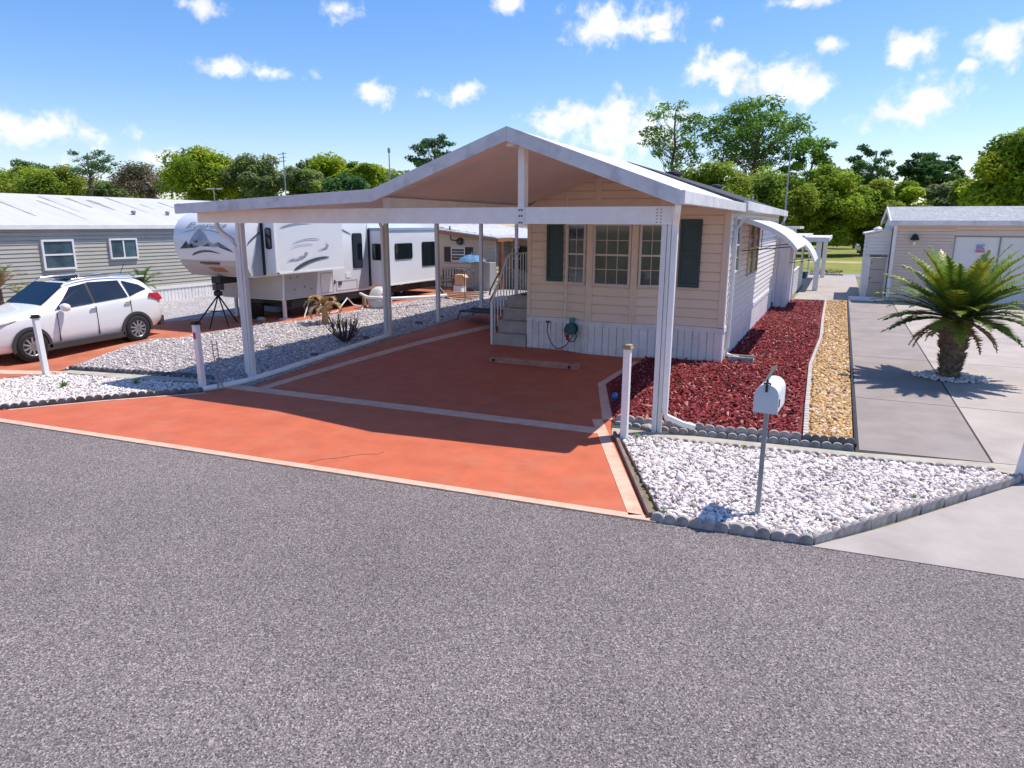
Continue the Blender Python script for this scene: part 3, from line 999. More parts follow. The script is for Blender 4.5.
# rear addition in pale flat panels with a railing
AX = -1.72
mb = MB().box(-5.0, AX, HY1 + .02, 31.4, 0, 2.95)
for x in (-2.1, -1.85):
    mb.box(x - .015, x + .015, HY1 + .0, HY1 + .03, .1, 2.9)
mb.build('rear_addition', pm('addition_panel', (.66, .68, .72), .55, var=.05), home)
MB().box(HX1 + .02, HX1 + .07, HY1 - .03, HY1 + .018, .02, 3.1).build('corner_post', STEEL, home)
MB().box(-5.0, AX + .25, HY1 + .4, 31.8, 2.96, 3.05).build('addition_roof', WHITEG, home)

# fixed white railing beyond the addition
t = thing('side_railing', 'white slatted railing beside the rear path of the park home', 'railing', (AX, 33, 0))
mb = MB()
for i in range(9):
    y = 31.6 + i * 1.0
    mb.box(AX - .03, AX + .03, y - .03, y + .03, 0, 1.15)
mb.build('baluster', WHITE, t)
MB().box(AX - .035, AX + .035, 31.55, 39.7, 1.152, 1.21).build('rail', WHITE, t)
MB().box(AX - .05, AX + .05, 31.42, 31.53, 0, 1.3).build('post', WHITE, t, bevel=.01)
mb = MB()
for i in range(10):
    mb.box(AX - .015, AX + .015, 31.7, 39.6, .12 + i * .1, .17 + i * .1)
mb.build('slat', pm('slat_paint', (.68, .68, .64), .6, var=.06), t)


# ------------------------------------------------------------------ curved awnings
def awning(y0, y1, xw, zw, xt, zt, label):
    t = thing('window_awning', label, 'awning', (xw, (y0 + y1) / 2, zw))
    pts = []
    n = 12
    for i in range(n + 1):
        a = i / n
        x = xw + (xt - xw) * (a ** .92)
        z = zw + (zt - zw) * (.62 * a + .38 * a ** 4.2)
        pts.append((x, z))
    prof = [(x, y0, z) for x, z in pts] + [(x - .015, y0, z - .04) for x, z in reversed(pts)]
    MB().prism(prof, (0, y1 - y0, 0)).build('hood', WHITEG, t, smooth=True, autosmooth=35)
    lip = MB()
    lip.prism([(x, y0 - .012, z + .012) for x, z in pts] + [(x - .01, y0 - .012, z - .10) for x, z in reversed(pts)], (0, .03, 0))
    lip.build('side_lip', WHITE, t)
    for k, f in ((0, .12), (1, .88)):
        y = y0 + (y1 - y0) * f
        MB().tube([(xw, y, zt - .08), (xt - .05, y, zt + .05)], .014, 6).build('strut', STEEL, t)
    MB().tube([(xw + .5, y0 + .1, zt - .05), (xw + .5, y0 + .1, zw - .3)], .010, 6).build('hanger', STEEL, t)
    return t


awning(17.7, 22.6, HX1 + .02, 3.28, -.92, 2.55, 'white curved awning over the side windows of the park home')
awning(27.6, 31.2, AX + .01, 2.78, -.80, 1.80, 'lower white curved awning over the rear door of the park home')

# ------------------------------------------------------------------ the carport
CY = 9.80
PY = 10.10
cp = thing('carport', 'white metal carport with gabled roof over the orange driveway', 'carport', (-6, PY, 0))
RX, RZ_ = -4.66, 4.50
EXR, EZR = -2.08, 3.56
KX, KZ = -7.15, 3.64
FLX, FLZ = -11.78, 3.43
TH = .07
mb = MB()
mb.prism([(RX, CY, RZ_), (EXR, CY, EZR), (EXR, CY, EZR - TH), (RX, CY, RZ_ - TH)], (0, 16.5 - CY, 0))
mb.build('right_roof_slope', WHITEG, cp)
mb = MB()
mb.prism([(RX, CY, RZ_), (RX, CY, RZ_ - TH), (KX, CY, KZ - TH), (KX, CY, KZ)], (0, 16.28 - CY, 0))
mb.build('left_roof_slope', WHITEG, cp)
mb = MB()
FLX, FLY = -11.55, 9.6                     # unseen left edge, tapered towards the back to shape its shadow on the gravel
FL = [(FLX, FLY), (-10.62, 17.4), (-10.62, 25.2)]
top = [(KX, CY, KZ)] + [(x, y, FLZ) for x, y in FL] + [(KX, 25.2, KZ)]
mb.prism(top, (0, 0, -TH))
mb.build('flat_roof', WHITEG, cp)
# soffit panels (slightly below the metal) with joints
mb = MB()
e = .012
mb.prism([(RX, CY + .05, RZ_ - TH - e), (EXR - .1, CY + .05, EZR - TH - e + .036), (EXR - .1, CY + .05, EZR - TH - e + .028), (RX, CY + .05, RZ_ - TH - e - .008)], (0, 16.0 - CY, 0))
mb.prism([(RX, CY + .05, RZ_ - TH - e), (RX, CY + .05, RZ_ - TH - e - .008), (KX, CY + .05, KZ - TH - e - .008), (KX, CY + .05, KZ - TH - e)], (0, 16.0 - CY, 0))
mb.prism([(KX - .01, CY + .05, KZ - TH - e)] + [(x + .05, y + .05, FLZ - TH - e) for x, y in FL] + [(KX - .01, 25.2, KZ - TH - e)], (0, 0, -.008))
mb.build('soffit', SOFF, cp)


def fascia(p, q, h, name='fascia', y=CY):
    (x0, z0), (x1, z1) = p, q
    return MB().prism([(x0, y - .045, z0 + .015), (x1, y - .045, z1 + .015), (x1, y - .045, z1 - h), (x0, y - .045, z0 - h)], (0, .043, 0)).build(name, FASC, cp, bevel=.006)


fascia((RX, RZ_), (EXR + .03, EZR - .01), .20)
fascia((KX, KZ), (RX, RZ_), .19)
MB().prism([(FLX - .02, FLY - .045, FLZ + .015), (KX, CY - .045, KZ + .015), (KX, CY - .045, KZ - .19), (FLX - .02, FLY - .045, FLZ - .165)], (0, .043, 0)).build('fascia', FASC, cp, bevel=.006)
MB().box(EXR + .002, EXR + .10, CY - .04, 16.42, EZR - .185, EZR + .0).build('gutter', WHITEG, cp, bevel=.012)
MB().rtube([(FL[0][0] - .045, FL[0][1], FLZ - .07), (FL[1][0] - .045, FL[1][1], FLZ - .07), (FL[2][0] - .045, FL[2][1], FLZ - .07)], .085, .15).build('gutter', WHITEG, cp)
MB().box(FLX + .0, -2.2, PY - .06, PY + .06, 3.10, 3.355).build('front_beam', WHITE, cp, bevel=.008)
MB().box(KX - .07, KX + .07, PY + .07, 16.0, 3.30, 3.53).build('side_beam', WHITE, cp, bevel=.008)
MB().box(RX - .06, RX + .06, CY + .06, 16.0, RZ_ - .26, RZ_ - .10).build('ridge_beam', WHITE, cp, bevel=.008)
MB().box(RX + .07, RX + .17, PY - .085, PY + .085, 3.06, 4.25).build('king_post', WHITE, cp, bevel=.006)
for x in (RX + .10, RX + .14):
    for z in (3.12, 3.22, 3.31):
        MB().lathe([(.014, PY - .087), (.014, PY - .098)], (x, 0, z), 8, 'y').build('bolt', STEEL, cp)
for i in range(5):
    for j in range(2):
        MB().lathe([(.008, PY - .061), (.008, PY - .068)], (-2.42 + .06 * j, 0, 3.13 + .045 * i), 6, 'y').build('bolt', STEEL, cp)
# front posts: paired channel look
for x, z0 in ((-2.28, 0.0), (-10.50, 0.0)):
    mb = MB().box(x - .065, x + .01, PY - .055, PY + .055, z0, 3.098).box(x + .018, x + .07, PY - .05, PY + .05, z0, 3.098)
    mb.build('post', POSTM, cp, bevel=.006)
BKX = -10.4
for y in (14.75, 17.2, 19.9, 22.6):
    z0 = zgf(BKX, y)
    MB().box(BKX - .05, BKX + .05, y - .05, y + .05, z0, FLZ + .02).build('post', POSTM, cp, bevel=.006)
MB().box(BKX - .05, BKX + .05, PY + .08, 25.0, 3.28, 3.40).build('edge_beam', WHITE, cp)
# right downspout hugging the post, with elbow spilling over the edging
MB().rtube([(-2.08, CY + .02, 3.38), (-2.1, CY + .08, 3.28), (-2.16, PY - .0, 3.1), (-2.165, PY - .0, .42), (-2.15, PY + .0, .28), (-1.9, PY + .06, .17), (-1.72, PY + .1, .13)], .085, .075).build('downspout', WHITE, cp, bevel=.01)
# left downspout with offset elbow, running into the pipe along the ground
MB().rtube([(-11.08, PY - .02, 3.10), (-11.06, PY - .02, 2.98), (-10.92, PY - .01, 2.88), (-10.73, PY, 2.78), (-10.625, PY, 2.64), (-10.61, PY, .14)], .08, .07).build('downspout', POSTM, cp, bevel=.01)
pipe = [(-10.62, 8.98, .05), (-10.5, 9.25, .055), (-10.40, 9.8, .06)] + [(-10.34, y, zgf(-10.34, y) + .06) for y in (10.6, 11.6, 12.6, 13.6, 14.6)]
MB().tube(pipe, .055, 10).build('ground_pipe', WHITE, cp, smooth=True, autosmooth=50)
MB().rtube([(-10.58, 14.68, 3.25), (-10.46, 14.66, 3.0), (-10.45, 14.66, .3)], .07, .06).build('downspout', POSTM, cp)

# tall clothes-line pole with a cross bar
t = thing('clothes_pole', 'thin grey steel pole with a short cross bar beside the carport post', 'pole', (-10.9, 15.5, zgf(-10.9, 15.5)))
z0 = zgf(-10.9, 15.5)
MB().tube([(-10.9, 15.5, z0), (-10.9, 15.5, 3.2)], .035, 8).build('pole', GALV, t)
MB().tube([(-10.9, 15.5, 1.25), (-11.0, 15.3, 1.25)], .02, 6).tube([(-11.05, 15.5, 1.25), (-10.75, 15.5, 1.25)], .02, 6).build('cross_bar', GALV, t)
MB().box(-11.12, -10.68, 15.3, 15.7, z0, z0 + .03).build('base_plate', STEEL, t)

# ------------------------------------------------------------------ entry steps
t = thing('entry_steps', 'grey entry steps with white and tan railings beside the park home', 'steps', (-7.5, 16.4, 0))
sx0, sx1 = -8.05, HX0 - .03
for i in range(4):
    z1 = .30 * (i + 1); y0 = 16.05 + .30 * i
    MB().box(sx0, sx1, y0, 17.25 if i < 3 else 18.4, z1 - .298, z1 - .045).box(sx0 - .02, sx1, y0 - .03, y0 + .32 if i < 3 else 18.42, z1 - .043, z1).build('step', STEP, t, bevel=.006)
mb = MB(); rl = []
for i in range(14):
    f = i / 13; y = 16.02 + 2.35 * f
    zb = min(1.2, .05 + 1.15 * min(1, f / .42)); zt = min(2.3, 1.1 + 1.2 * min(1, f / .42))
    mb.box(sx0 - .035, sx0 - .013, y - .011, y + .011, zb, zt)
    rl.append((sx0 - .024, y, zt))
mb.build('balusters', WHITE, t)
MB().tube(rl, .028, 8).build('hand_rail', WHITE, t, smooth=True)
MB().box(sx0 - .055, sx0 + .005, 16.0, 16.06, 0, 1.14).build('newel_post', WHITE, t, bevel=.006)
mb = MB()
for i in range(8):
    x = sx0 + i * (sx1 - sx0) / 7
    mb.box(x - .012, x + .012, 18.36, 18.38, 1.2, 2.28)
mb.build('balusters', WHITE, t)
MB().tube([(sx0, 18.37, 2.3), (sx1, 18.37, 2.32)], .028, 8).build('top_rail', WHITE, t)
for dz in (0, -.28):
    MB().tube([(sx0 - .03, 17.3, 2.25 + dz), (sx0 - .3, 17.45, 2.15 + dz), (sx0 - .95, 17.8, 1.28 + dz), (sx0 - 1.0, 17.82, 1.1 + dz)], .025, 8).build('side_rail', pm('tan_rail', (.40, .30, .20), .5, var=.1), t)
MB().box(sx0 + .25, sx0 + .75, 17.3, 17.7, 1.205, 1.24).build('door_mat', BLACK, t)

# hose reel on the skirting
t = thing('hose_reel', 'teal hose reel hung on the white skirting with its hose looped below', 'hose reel', (-5.86, HY0 - .3, .5))
cx, cy, cz = -5.80, HY0 - .27, .60
MB().lathe([(.03, -.09), (.145, -.09), (.15, -.075), (.06, -.07), (.06, .07), (.15, .075), (.145, .09), (.03, .09)], (cx, cy, cz), 18, 'y').build('drum', GREENP, t, smooth=True, autosmooth=40)
MB().box(cx - .05, cx + .05, cy - .02, cy + .16, .75, .86).build('bracket', pm('teal_bracket', (.03, .25, .3), .4, var=.1), t, bevel=.01)
hs = [(cx + .09, cy - .06, .48), (cx + .02, cy - .08, .36), (cx - .1, cy - .03, .2), (cx - .24, cy, .10), (cx - .36, cy, .08), (cx - .48, cy + .02, .14), (cx - .6, cy + .06, .3), (cx - .68, cy + .1, .5), (cx - .70, cy + .22, .69)]
MB().tube(hs, .013, 6).tube([(cx + .12, cy - .05, .55), (cx + .16, cy - .05, .42), (cx + .10, cy - .05, .30), (cx + .0, cy - .05, .29), (cx - .12, cy - .05, .4), (cx - .16, cy - .05, .58), (cx - .1, cy - .05, .72)], .013, 6).build('hose', BLACK, t, smooth=True)
MB().box(cx - .75, cx - .65, cy + .19, cy + .27, .68, .73).build('tap', STEEL, t)
MB().box(cx - .10, cx - .03, cy - .09, cy - .03, .32, .48).build('nozzle', RED, t, bevel=.01)

# parking stop
t = thing('parking_stop', 'low tan concrete parking stop lying under the carport', 'parking stop', (-6, 13.9, 0), rz=-.0)
a = Vector((-7.08, 13.98)); b = Vector((-4.95, 14.02))
pr = [(-.10, 0), (-.075, .11), (-.05, .125), (.05, .125), (.075, .11), (.10, 0)]
mb = MB().prism([(a.x, a.y + y, .004 + z) for y, z in pr], (b.x - a.x, b.y - a.y, 0))
mb.build('block', pm('tan_concrete', (.42, .21, .14), .9, var=.2, scale=6, bump=.2, bscale=40), t, bevel=.008)
mb = MB()
for x in (a.x + .12, b.x - .16):
    mb.lathe([(.03, .127), (.03, .134)], (x, a.y, .004), 10).lathe([(.035, -.096), (.035, -.104)], (x, a.y, .06), 10, 'y')
mb.build('anchor_hole', BLACK, t)

# folding cot under the carport
z0 = zgf(-9.6, 18.2)
t = thing('folding_cot', 'low dark fabric cot on black bent legs beneath the carport roof', 'cot', (-9.4, 18.2, z0))
mb = MB()
V = []
for i in range(9):
    for j in range(4):
        x = -10.0 + i * .19; y = 17.8 + j * .28
        V.append((x, y, z0 + .30 - .03 * math.sin(math.pi * j / 3) - .012 * math.sin(math.pi * i / 8)))
mb.add(V, [(i * 4 + j, i * 4 + j + 1, i * 4 + j + 5, i * 4 + j + 4) for i in range(8) for j in range(3)])
mb.build('canvas', pm('dark_canvas', (.03, .035, .05), .8, var=.2, scale=5), t, smooth=True)
MB().tube([(-10.02, 17.78, z0 + .3), (-8.46, 17.78, z0 + .3), (-8.46, 18.66, z0 + .3), (-10.02, 18.66, z0 + .3), (-10.02, 17.78, z0 + .3)], .017, 6).build('frame', BLACK, t)
for x, dx in ((-9.98, -.12), (-8.9, .1)):
    MB().tube([(x, 17.78, z0 + .3), (x + dx, 17.72, z0 + .02), (x + dx, 18.7, z0 + .02), (x, 18.66, z0 + .3)], .016, 6).build('leg', BLACK, t)


# ------------------------------------------------------------------ mailbox
mx, my = -.54, 7.41
t = thing('mailbox', 'white round topped mailbox on a steel post in the white gravel', 'mailbox', (mx, my, 0))
MB().box(mx - .024, mx + .024, my + .07, my + .118, -.05, 1.205).build('post', GALV, t, bevel=.004)
mw, mh0, mh1 = .115, 1.205, 1.50
prof = [(-mw, mh0), (mw, mh0), (mw, mh1 - mw)] + [(mw * math.cos(a), mh1 - mw + mw * math.sin(a)) for a in [math.pi * i / 14 for i in range(1, 14)]] + [(-mw, mh1 - mw)]
ang = R(-4)
ca, sa = math.cos(ang), math.sin(ang)


def mrot(x, y, z):
    return (mx + x * ca - y * sa, my + x * sa + y * ca, z)


MBW = pm('mailbox_enamel', (.74, .76, .78), .35, var=.05, scale=9, stain=(.6, .6, .6), stain_scale=8)
MB().prism([mrot(x, -.03, z) for x, z in prof], Vector(mrot(0, .50, 0)) - Vector(mrot(0, 0, 0))).build('box', MBW, t, smooth=True, autosmooth=35)
prof2 = [(x * 1.05, mh0 - .006 + (z - mh0) * 1.035) for x, z in prof]
MB().prism([mrot(x, -.055, z) for x, z in prof2], Vector(mrot(0, .035, 0)) - Vector(mrot(0, 0, 0))).build('door', pm('mailbox_door', (.62, .655, .70), .4, var=.06, scale=8), t, smooth=True, autosmooth=35, bevel=.004)
MB().tube([mrot(0, -.075, 1.43), mrot(0, -.08, 1.50), mrot(0, -.05, 1.555)], [.012, .014, .010], 8).tube([mrot(-.035, -.04, 1.508), mrot(0, -.05, 1.525), mrot(.035, -.04, 1.508)], .010, 6).build('latch', BLACK, t)
MB().prism([mrot(-.075, .16, 1.47), mrot(-.025, .16, 1.50), mrot(.045, .22, 1.655), mrot(.03, .22, 1.665), mrot(-.01, .22, 1.63)], Vector((0, .008, 0))).build('flag', FLAGM, t)
MB().box(mx + .118, mx + .126, my + .02, my + .06, 1.26, 1.34).build('hinge', BLACK, t)
MB().box(mx + .121, mx + .125, my + .26, my + .34, 1.33, 1.40).build('side_mark', GALV, t)


# ------------------------------------------------------------------ white marker posts
def marker(x, y, h, label, cap_m, tilt=0, red=False, w=.05):
    z0 = zgf(x, y)
    t = thing('marker_post', label, 'post', (x, y, z0), group='square white marker posts in the gravel')
    t.rotation_euler = (0, tilt, 0)
    o = MB().box(-w, w, -w, w, -.05, h).build('shaft', WHITE, t, bevel=.006, local=True)
    MB().box(-w - .02, w + .02, -w - .02, w + .02, h + .001, h + .035).box(-w - .008, w + .008, -w - .008, w + .008, h + .037, h + .07).build('cap', cap_m, t, bevel=.006, local=True)
    if red:
        MB().box(-.03, .03, -w - .006, -w - .001, h - .26, h - .14).build('reflector', RED, t, local=True)
    return t


marker(-2.62, 9.52, 1.36, 'white square post with tan cap beside the carport driveway', pm('tan_cap', (.38, .28, .18), .6, var=.15), w=.05)
marker(-10.72, 9.07, 1.25, 'white post with black cap and red reflector in the left gravel', BLACK, red=True, tilt=-.02)
marker(-14.60, 8.54, 1.2, 'plain white post with black cap in front of the white car', BLACK, tilt=-.07)
t = thing('cone_post', 'white tapered post in the gravel at the right edge', 'post', (2.43, 10.14, 0))
MB().lathe([(.17, -.03), (.165, .02), (.11, .62), (.095, .75), (.07, .79), (.01, .80)], (0, 0, 0), 20).build('shaft', pm('pale_blue_white', (.66, .69, .74), .5, var=.06), t, smooth=True, autosmooth=40, local=True)
MB().lathe([(.19, -.03), (.19, .03), (.17, .035)], (0, 0, 0), 20).build('collar', CONC, t, local=True)

# small items on the ground
o = MB().lathe([(.012, 0), (.012, .06), (.045, .08), (.055, .13), (.04, .175), (.01, .19)], (-3.36, 11.5, .02), 12).build('garden_light', SOLAR, smooth=True)
tag(o, 'small blue glass garden light at the edge of the mulch', 'garden light')
t = thing('splash_block', 'grey concrete splash block under the park home downspout', 'splash block', (-1.85, 16.4, .02))
MB().box(-2.1, -1.55, 16.2, 16.55, 0, .10).build('base', SCAL, t, bevel=.01)
MB().box(-2.1, -1.55, 16.2, 16.24, .102, .16).box(-2.1, -1.55, 16.51, 16.55, .102, .16).build('rim', SCAL, t)


def rock(x, y, s, label, m, seed, group=None):
    rr = random.Random(seed)
    bm = bmesh.new(); bmesh.ops.create_icosphere(bm, subdivisions=2, radius=1)
    ph = [rr.uniform(0, 6) for _ in range(3)]
    for v in bm.verts:
        k = 1 + .18 * math.sin(3 * v.co.x + ph[0]) * math.sin(4 * v.co.y + ph[1]) + rr.uniform(-.06, .06)
        v.co = Vector((v.co.x * k * s, v.co.y * k * s * .8, v.co.z * k * s * .6 + .3 * s))
    me = bpy.data.meshes.new('rock'); bm.to_mesh(me); bm.free(); me.materials.append(m)
    o = bpy.data.objects.new('rock', me); COL.objects.link(o)
    o.location = (x, y, zgf(x, y)); tag(o, label, 'rock', group)
    return o


rock(-2.44, 10.2, .10, 'small grey rock at the foot of the right carport post', SCAL, 1)
rock(-13.1, 12.65, .13, 'brown rock in the grey gravel left of the carport post', ROCK, 2)
rock(-12.35, 12.5, .11, 'smaller brown rock in the grey gravel just behind the carport post', ROCK, 5)
rock(-12.5, 11.1, .08, 'dark lump of rock among the grey gravel near the marker post', SCALD, 6)
for i, (x, y, s) in enumerate(((-10.7, 12.2, .09), (-10.75, 14.2, .09), (-10.7, 16.6, .11), (-10.75, 17.9, .1))):
    rock(x, y, s, ['dark stone beside the white ground pipe', 'dark stone by the second carport post', 'black stone in the shaded gravel past the pole', 'black stone in the shaded gravel before the cot'][i], SCALD, 10 + i)
t = thing('garden_stake', 'thin wire garden stake standing behind the marker post', 'stake', (-10.45, 9.2, 0))
MB().tube([(-10.46, 9.2, 0), (-10.52, 9.2, .95)], .01, 6).tube([(-10.36, 9.22, 0), (-10.42, 9.22, .95)], .01, 6).build('wire', GALV, t)
for i in range(8):
    MB().tube([(-10.47 - i * .006, 9.2, .1 + i * .11), (-10.37 - i * .006, 9.22, .12 + i * .11)], .007, 5).build('rung', GALV, t)


def weed(x, y, s, label, seed, col=(.12, .25, .03)):
    rng = np.random.default_rng(seed); V = []; F = []; C = []
    z0 = zgf(x, y) + .03
    for i in range(26):
        a = rng.uniform(0, 6.28); l = s * rng.uniform(.6, 1.2); w = s * .10; el_ = rng.uniform(.5, 1.4)
        d = np.array([math.cos(a) * math.cos(el_), math.sin(a) * math.cos(el_), math.sin(el_)]); sd = np.array([-math.sin(a), math.cos(a), 0])
        p = np.array([x, y, z0]); k = len(V)
        V += [p - sd * w * .4, p + sd * w * .4, p + d * l * .6 + sd * w, p + d * l, p + d * l * .6 - sd * w]
        F += [(k, k + 1, k + 2, k + 4), (k + 4, k + 2, k + 3, k + 3)]
        c = np.array(col) * rng.uniform(.7, 1.4); C += [c] * 5
    F = [(a, b, c) for a, b, c, d in F] + [(a, c, d) for a, b, c, d in F if d != c]
    o = raw_mesh('weed', V, F, FROND, np.array(C))
    tag(o, label, 'weed')


weed(-13.1, 7.95, .16, 'green weed growing in the middle of the left white gravel', 1)
weed(-12.15, 8.75, .12, 'green weed in the left white gravel at the shadow edge', 2)
weed(-2.45, 9.62, .09, 'bright green weed at the foot of the tan capped post', 3, (.2, .4, .03))
weed(1.05, 8.75, .06, 'tiny yellow green weed in the mailbox gravel at right', 4, (.25, .35, .05))
weed(-1.45, 7.05, .07, 'small weed at the corner of driveway and gravel', 5)
weed(-.96, 9.75, .06, 'small yellow weed at the back of the mailbox gravel', 6, (.25, .3, .05))


# ------------------------------------------------------------------ the white car
def build_car():
    t = thing('parked_car', 'white compact SUV with dark glass parked on the orange pad', 'car', (-17.22, 8.42, .0), rx=math.atan2(.11, 2.6) * .55)
    S = [0, .06, .3, .7, 1.05, 1.38, 1.75, 2.12, 2.6, 3.2, 3.75, 4.1, 4.3, 4.45, 4.5]
    zb = [.40, .24, .20, .20, .20, .20, .20, .20, .20, .20, .22, .26, .30, .36, .45]
    w_ = [.50, .70, .83, .90, .915, .92, .92, .92, .92, .92, .915, .88, .84, .78, .70]
    zs = [.66, .80, .93, 1.00, 1.03, 1.06, 1.08, 1.09, 1.11, 1.13, 1.16, 1.18, 1.15, 1.0, .9]
    zt = [.68, .84, .99, 1.07, 1.11, 1.16, 1.42, 1.64, 1.70, 1.70, 1.65, 1.56, 1.36, 1.06, .92]
    wt = [.40, .58, .68, .72, .74, .76, .67, .60, .60, .60, .58, .56, .58, .62, .60]
    rows = []
    for s, b, w, a, tt, q in zip(S, zb, w_, zs, zt, wt):
        ed = tt - (.035 if 1.5 < s < 4.2 else .02)
        mid = b + (a - b) * .55
        half = [(0, b), (w * .82, b), (w * .97, b + .10), (w, mid), (w * .985, a - .05), (w * .955, a), (q, ed), (q * .86, tt), (0, tt + .012)]
        rows.append([(x, s, z) for x, z in half] + [(-x, s, z) for x, z in reversed(half[1:-1])])
    mb = MB(); n = len(rows[0])
    mb.v = [p for r in rows for p in r]
    for i in range(len(rows) - 1):
        for k in range(n):
            j = (k + 1) % n
            mb.f.append((i * n + k, i * n + j, (i + 1) * n + j, (i + 1) * n + k))
    mb.f.append(tuple(range(n))); mb.f.append(tuple((len(rows) - 1) * n + k for k in range(n)))
    mb.build('body', CARW, t, smooth=True, subdiv=1, local=True)

    def sec(s):
        i = max(0, min(len(S) - 2, int(np.searchsorted(S, s) - 1))); f = (s - S[i]) / (S[i + 1] - S[i])
        L = lambda a: a[i] + (a[i + 1] - a[i]) * f
        return L(w_), L(zs), L(zt), L(wt), L(zb)

    def side(s, f, sgn, off=.012):
        w, a, tt, q, b = sec(s)
        x = w * .955 + (q - w * .955) * f; z = a + (tt - .035 - a) * f
        return (sgn * (x + off), s, z + off * .4)

    for sgn in (1, -1):
        for poly in ([(1.56, .04), (2.50, .04), (2.50, .90), (2.12, .88), (1.84, .55)], [(2.56, .04), (3.44, .06), (3.38, .88), (2.56, .92)], [(3.50, .07), (4.06, .36), (3.90, .64), (3.47, .87)]):
            pts = [side(s, f, sgn) for s, f in poly]
            MB().prism(pts, (sgn * .006, 0, 0)).build('side_window', GLASSC, t, local=True)
        MB().prism([side(2.495, .05, sgn, .010), side(2.565, .05, sgn, .010), side(2.565, .9, sgn, .010), side(2.495, .9, sgn, .010)], (sgn * .004, 0, 0)).build('pillar', BLACK, t, local=True)
        # sill cladding, arches
        MB().box(sgn * .86, sgn * .935, 1.2, 3.2, .18, .34).build('sill', CLAD, t, local=True, bevel=.02)
        for cyy in (.93, 3.57):
            arc = MB(); pts = []
            for i in range(17):
                a = math.pi * (-.08 + 1.16 * i / 16)
                pts.append((math.cos(a), math.sin(a)))
            for (c0, s0), (c1, s1) in zip(pts, pts[1:]):
                q = [(sgn * .90, cyy + .365 * c0, .35 + .365 * s0), (sgn * .90, cyy + .365 * c1, .35 + .365 * s1), (sgn * .90, cyy + .435 * c1, .35 + .435 * s1), (sgn * .90, cyy + .435 * c0, .35 + .435 * s0)]
                arc.prism(q, (sgn * .035, 0, 0))
            arc.build('wheel_arch', CLAD, t, local=True)
            arc = MB().lathe([(.372, .60 if sgn > 0 else -.60), (.372, .912 if sgn > 0 else -.912)], (0, cyy, .35), 24, 'x').build('wheel_well', BLACK, t, local=True)
        # mirrors and handles
        MB().lathe([(.02, -.10), (.085, -.07), (.10, 0), (.085, .09), (.03, .12)], (sgn * 1.02, 1.72, 1.13), 12, 'x').build('mirror', CHROME if False else CARW, t, smooth=True, local=True)
        for s in (2.38, 3.30):
            MB().box(sgn * .915, sgn * .945, s, s + .17, .985 + (s - 2.38) * .05, 1.015 + (s - 2.38) * .05).build('door_handle', CHROME, t, local=True, bevel=.008)
        seam = MB()
        for s in (1.58, 2.54, 3.47):
            w, a, tt, q, b = sec(s)
            seam.box(sgn * w * .90, sgn * (w + .0035), s - .004, s + .004, b + .16, a - .06)
        seam.build('door_seam', BLACK, t, local=True)
        MB().prism([(sgn * .56, 0.20, .80), (sgn * .84, .40, .86), (sgn * .87, .72, .93), (sgn * .80, .60, .96), (sgn * .62, .25, .92)], (0, -.03, .02)).build('headlight', AMBER, t, local=True)
        MB().prism([(sgn * .885, 4.0, 1.12), (sgn * .82, 4.36, .98), (sgn * .74, 4.50, 1.0), (sgn * .70, 4.42, 1.16), (sgn * .86, 4.05, 1.20)], (sgn * .02, .02, .01)).build('tail_light', RED, t, local=True)
        MB().tube([(sgn * .585, 2.12, 1.66), (sgn * .59, 2.25, 1.71), (sgn * .59, 3.0, 1.735), (sgn * .585, 3.75, 1.70), (sgn * .58, 3.9, 1.65)], .018, 8).build('roof_rail', CHROME, t, local=True, smooth=True)

    # windscreen, sunroof, rear glass
    def topq(s, f):
        w, a, tt, q, b = sec(s)
        return (q * f, s, tt + .012)
    pts = [topq(1.42, -.9), topq(1.42, .9), topq(2.08, .92), topq(2.08, -.92)]
    pts = [(x, y - .012, z + .012) for x, y, z in pts]
    MB().prism(pts, (0, -.006, .008)).build('windscreen', GLASSC, t, local=True)
    MB().prism([(-.46, 2.3, 1.712), (.46, 2.3, 1.712), (.46, 3.35, 1.725), (-.46, 3.35, 1.725)], (0, 0, .008)).build('sunroof', GLASSC, t, local=True)
    MB().prism([(-.5, 4.14, 1.55), (.5, 4.14, 1.55), (.58, 4.40, 1.16), (-.58, 4.40, 1.16)], (0, .012, .008)).build('rear_window', GLASSC, t, local=True)
    MB().box(-.5, .5, 4.02, 4.26, 1.60, 1.635).build('spoiler', CARW, t, local=True, bevel=.01)
    MB().tube([(.1, 3.85, 1.66), (.12, 4.0, 1.95)], .008, 5).build('antenna', BLACK, t, local=True)
    MB().box(-.42, .42, -.02, .05, .52, .74).build('grille', BLACK, t, local=True, bevel=.01)
    MB().box(-.62, .62, .0, .10, .26, .42).build('bumper_trim', CLAD, t, local=True, bevel=.01)
    MB().box(-.75, .75, 4.38, 4.50, .30, .56).build('bumper_trim', CLAD, t, local=True, bevel=.01)
    proto = None
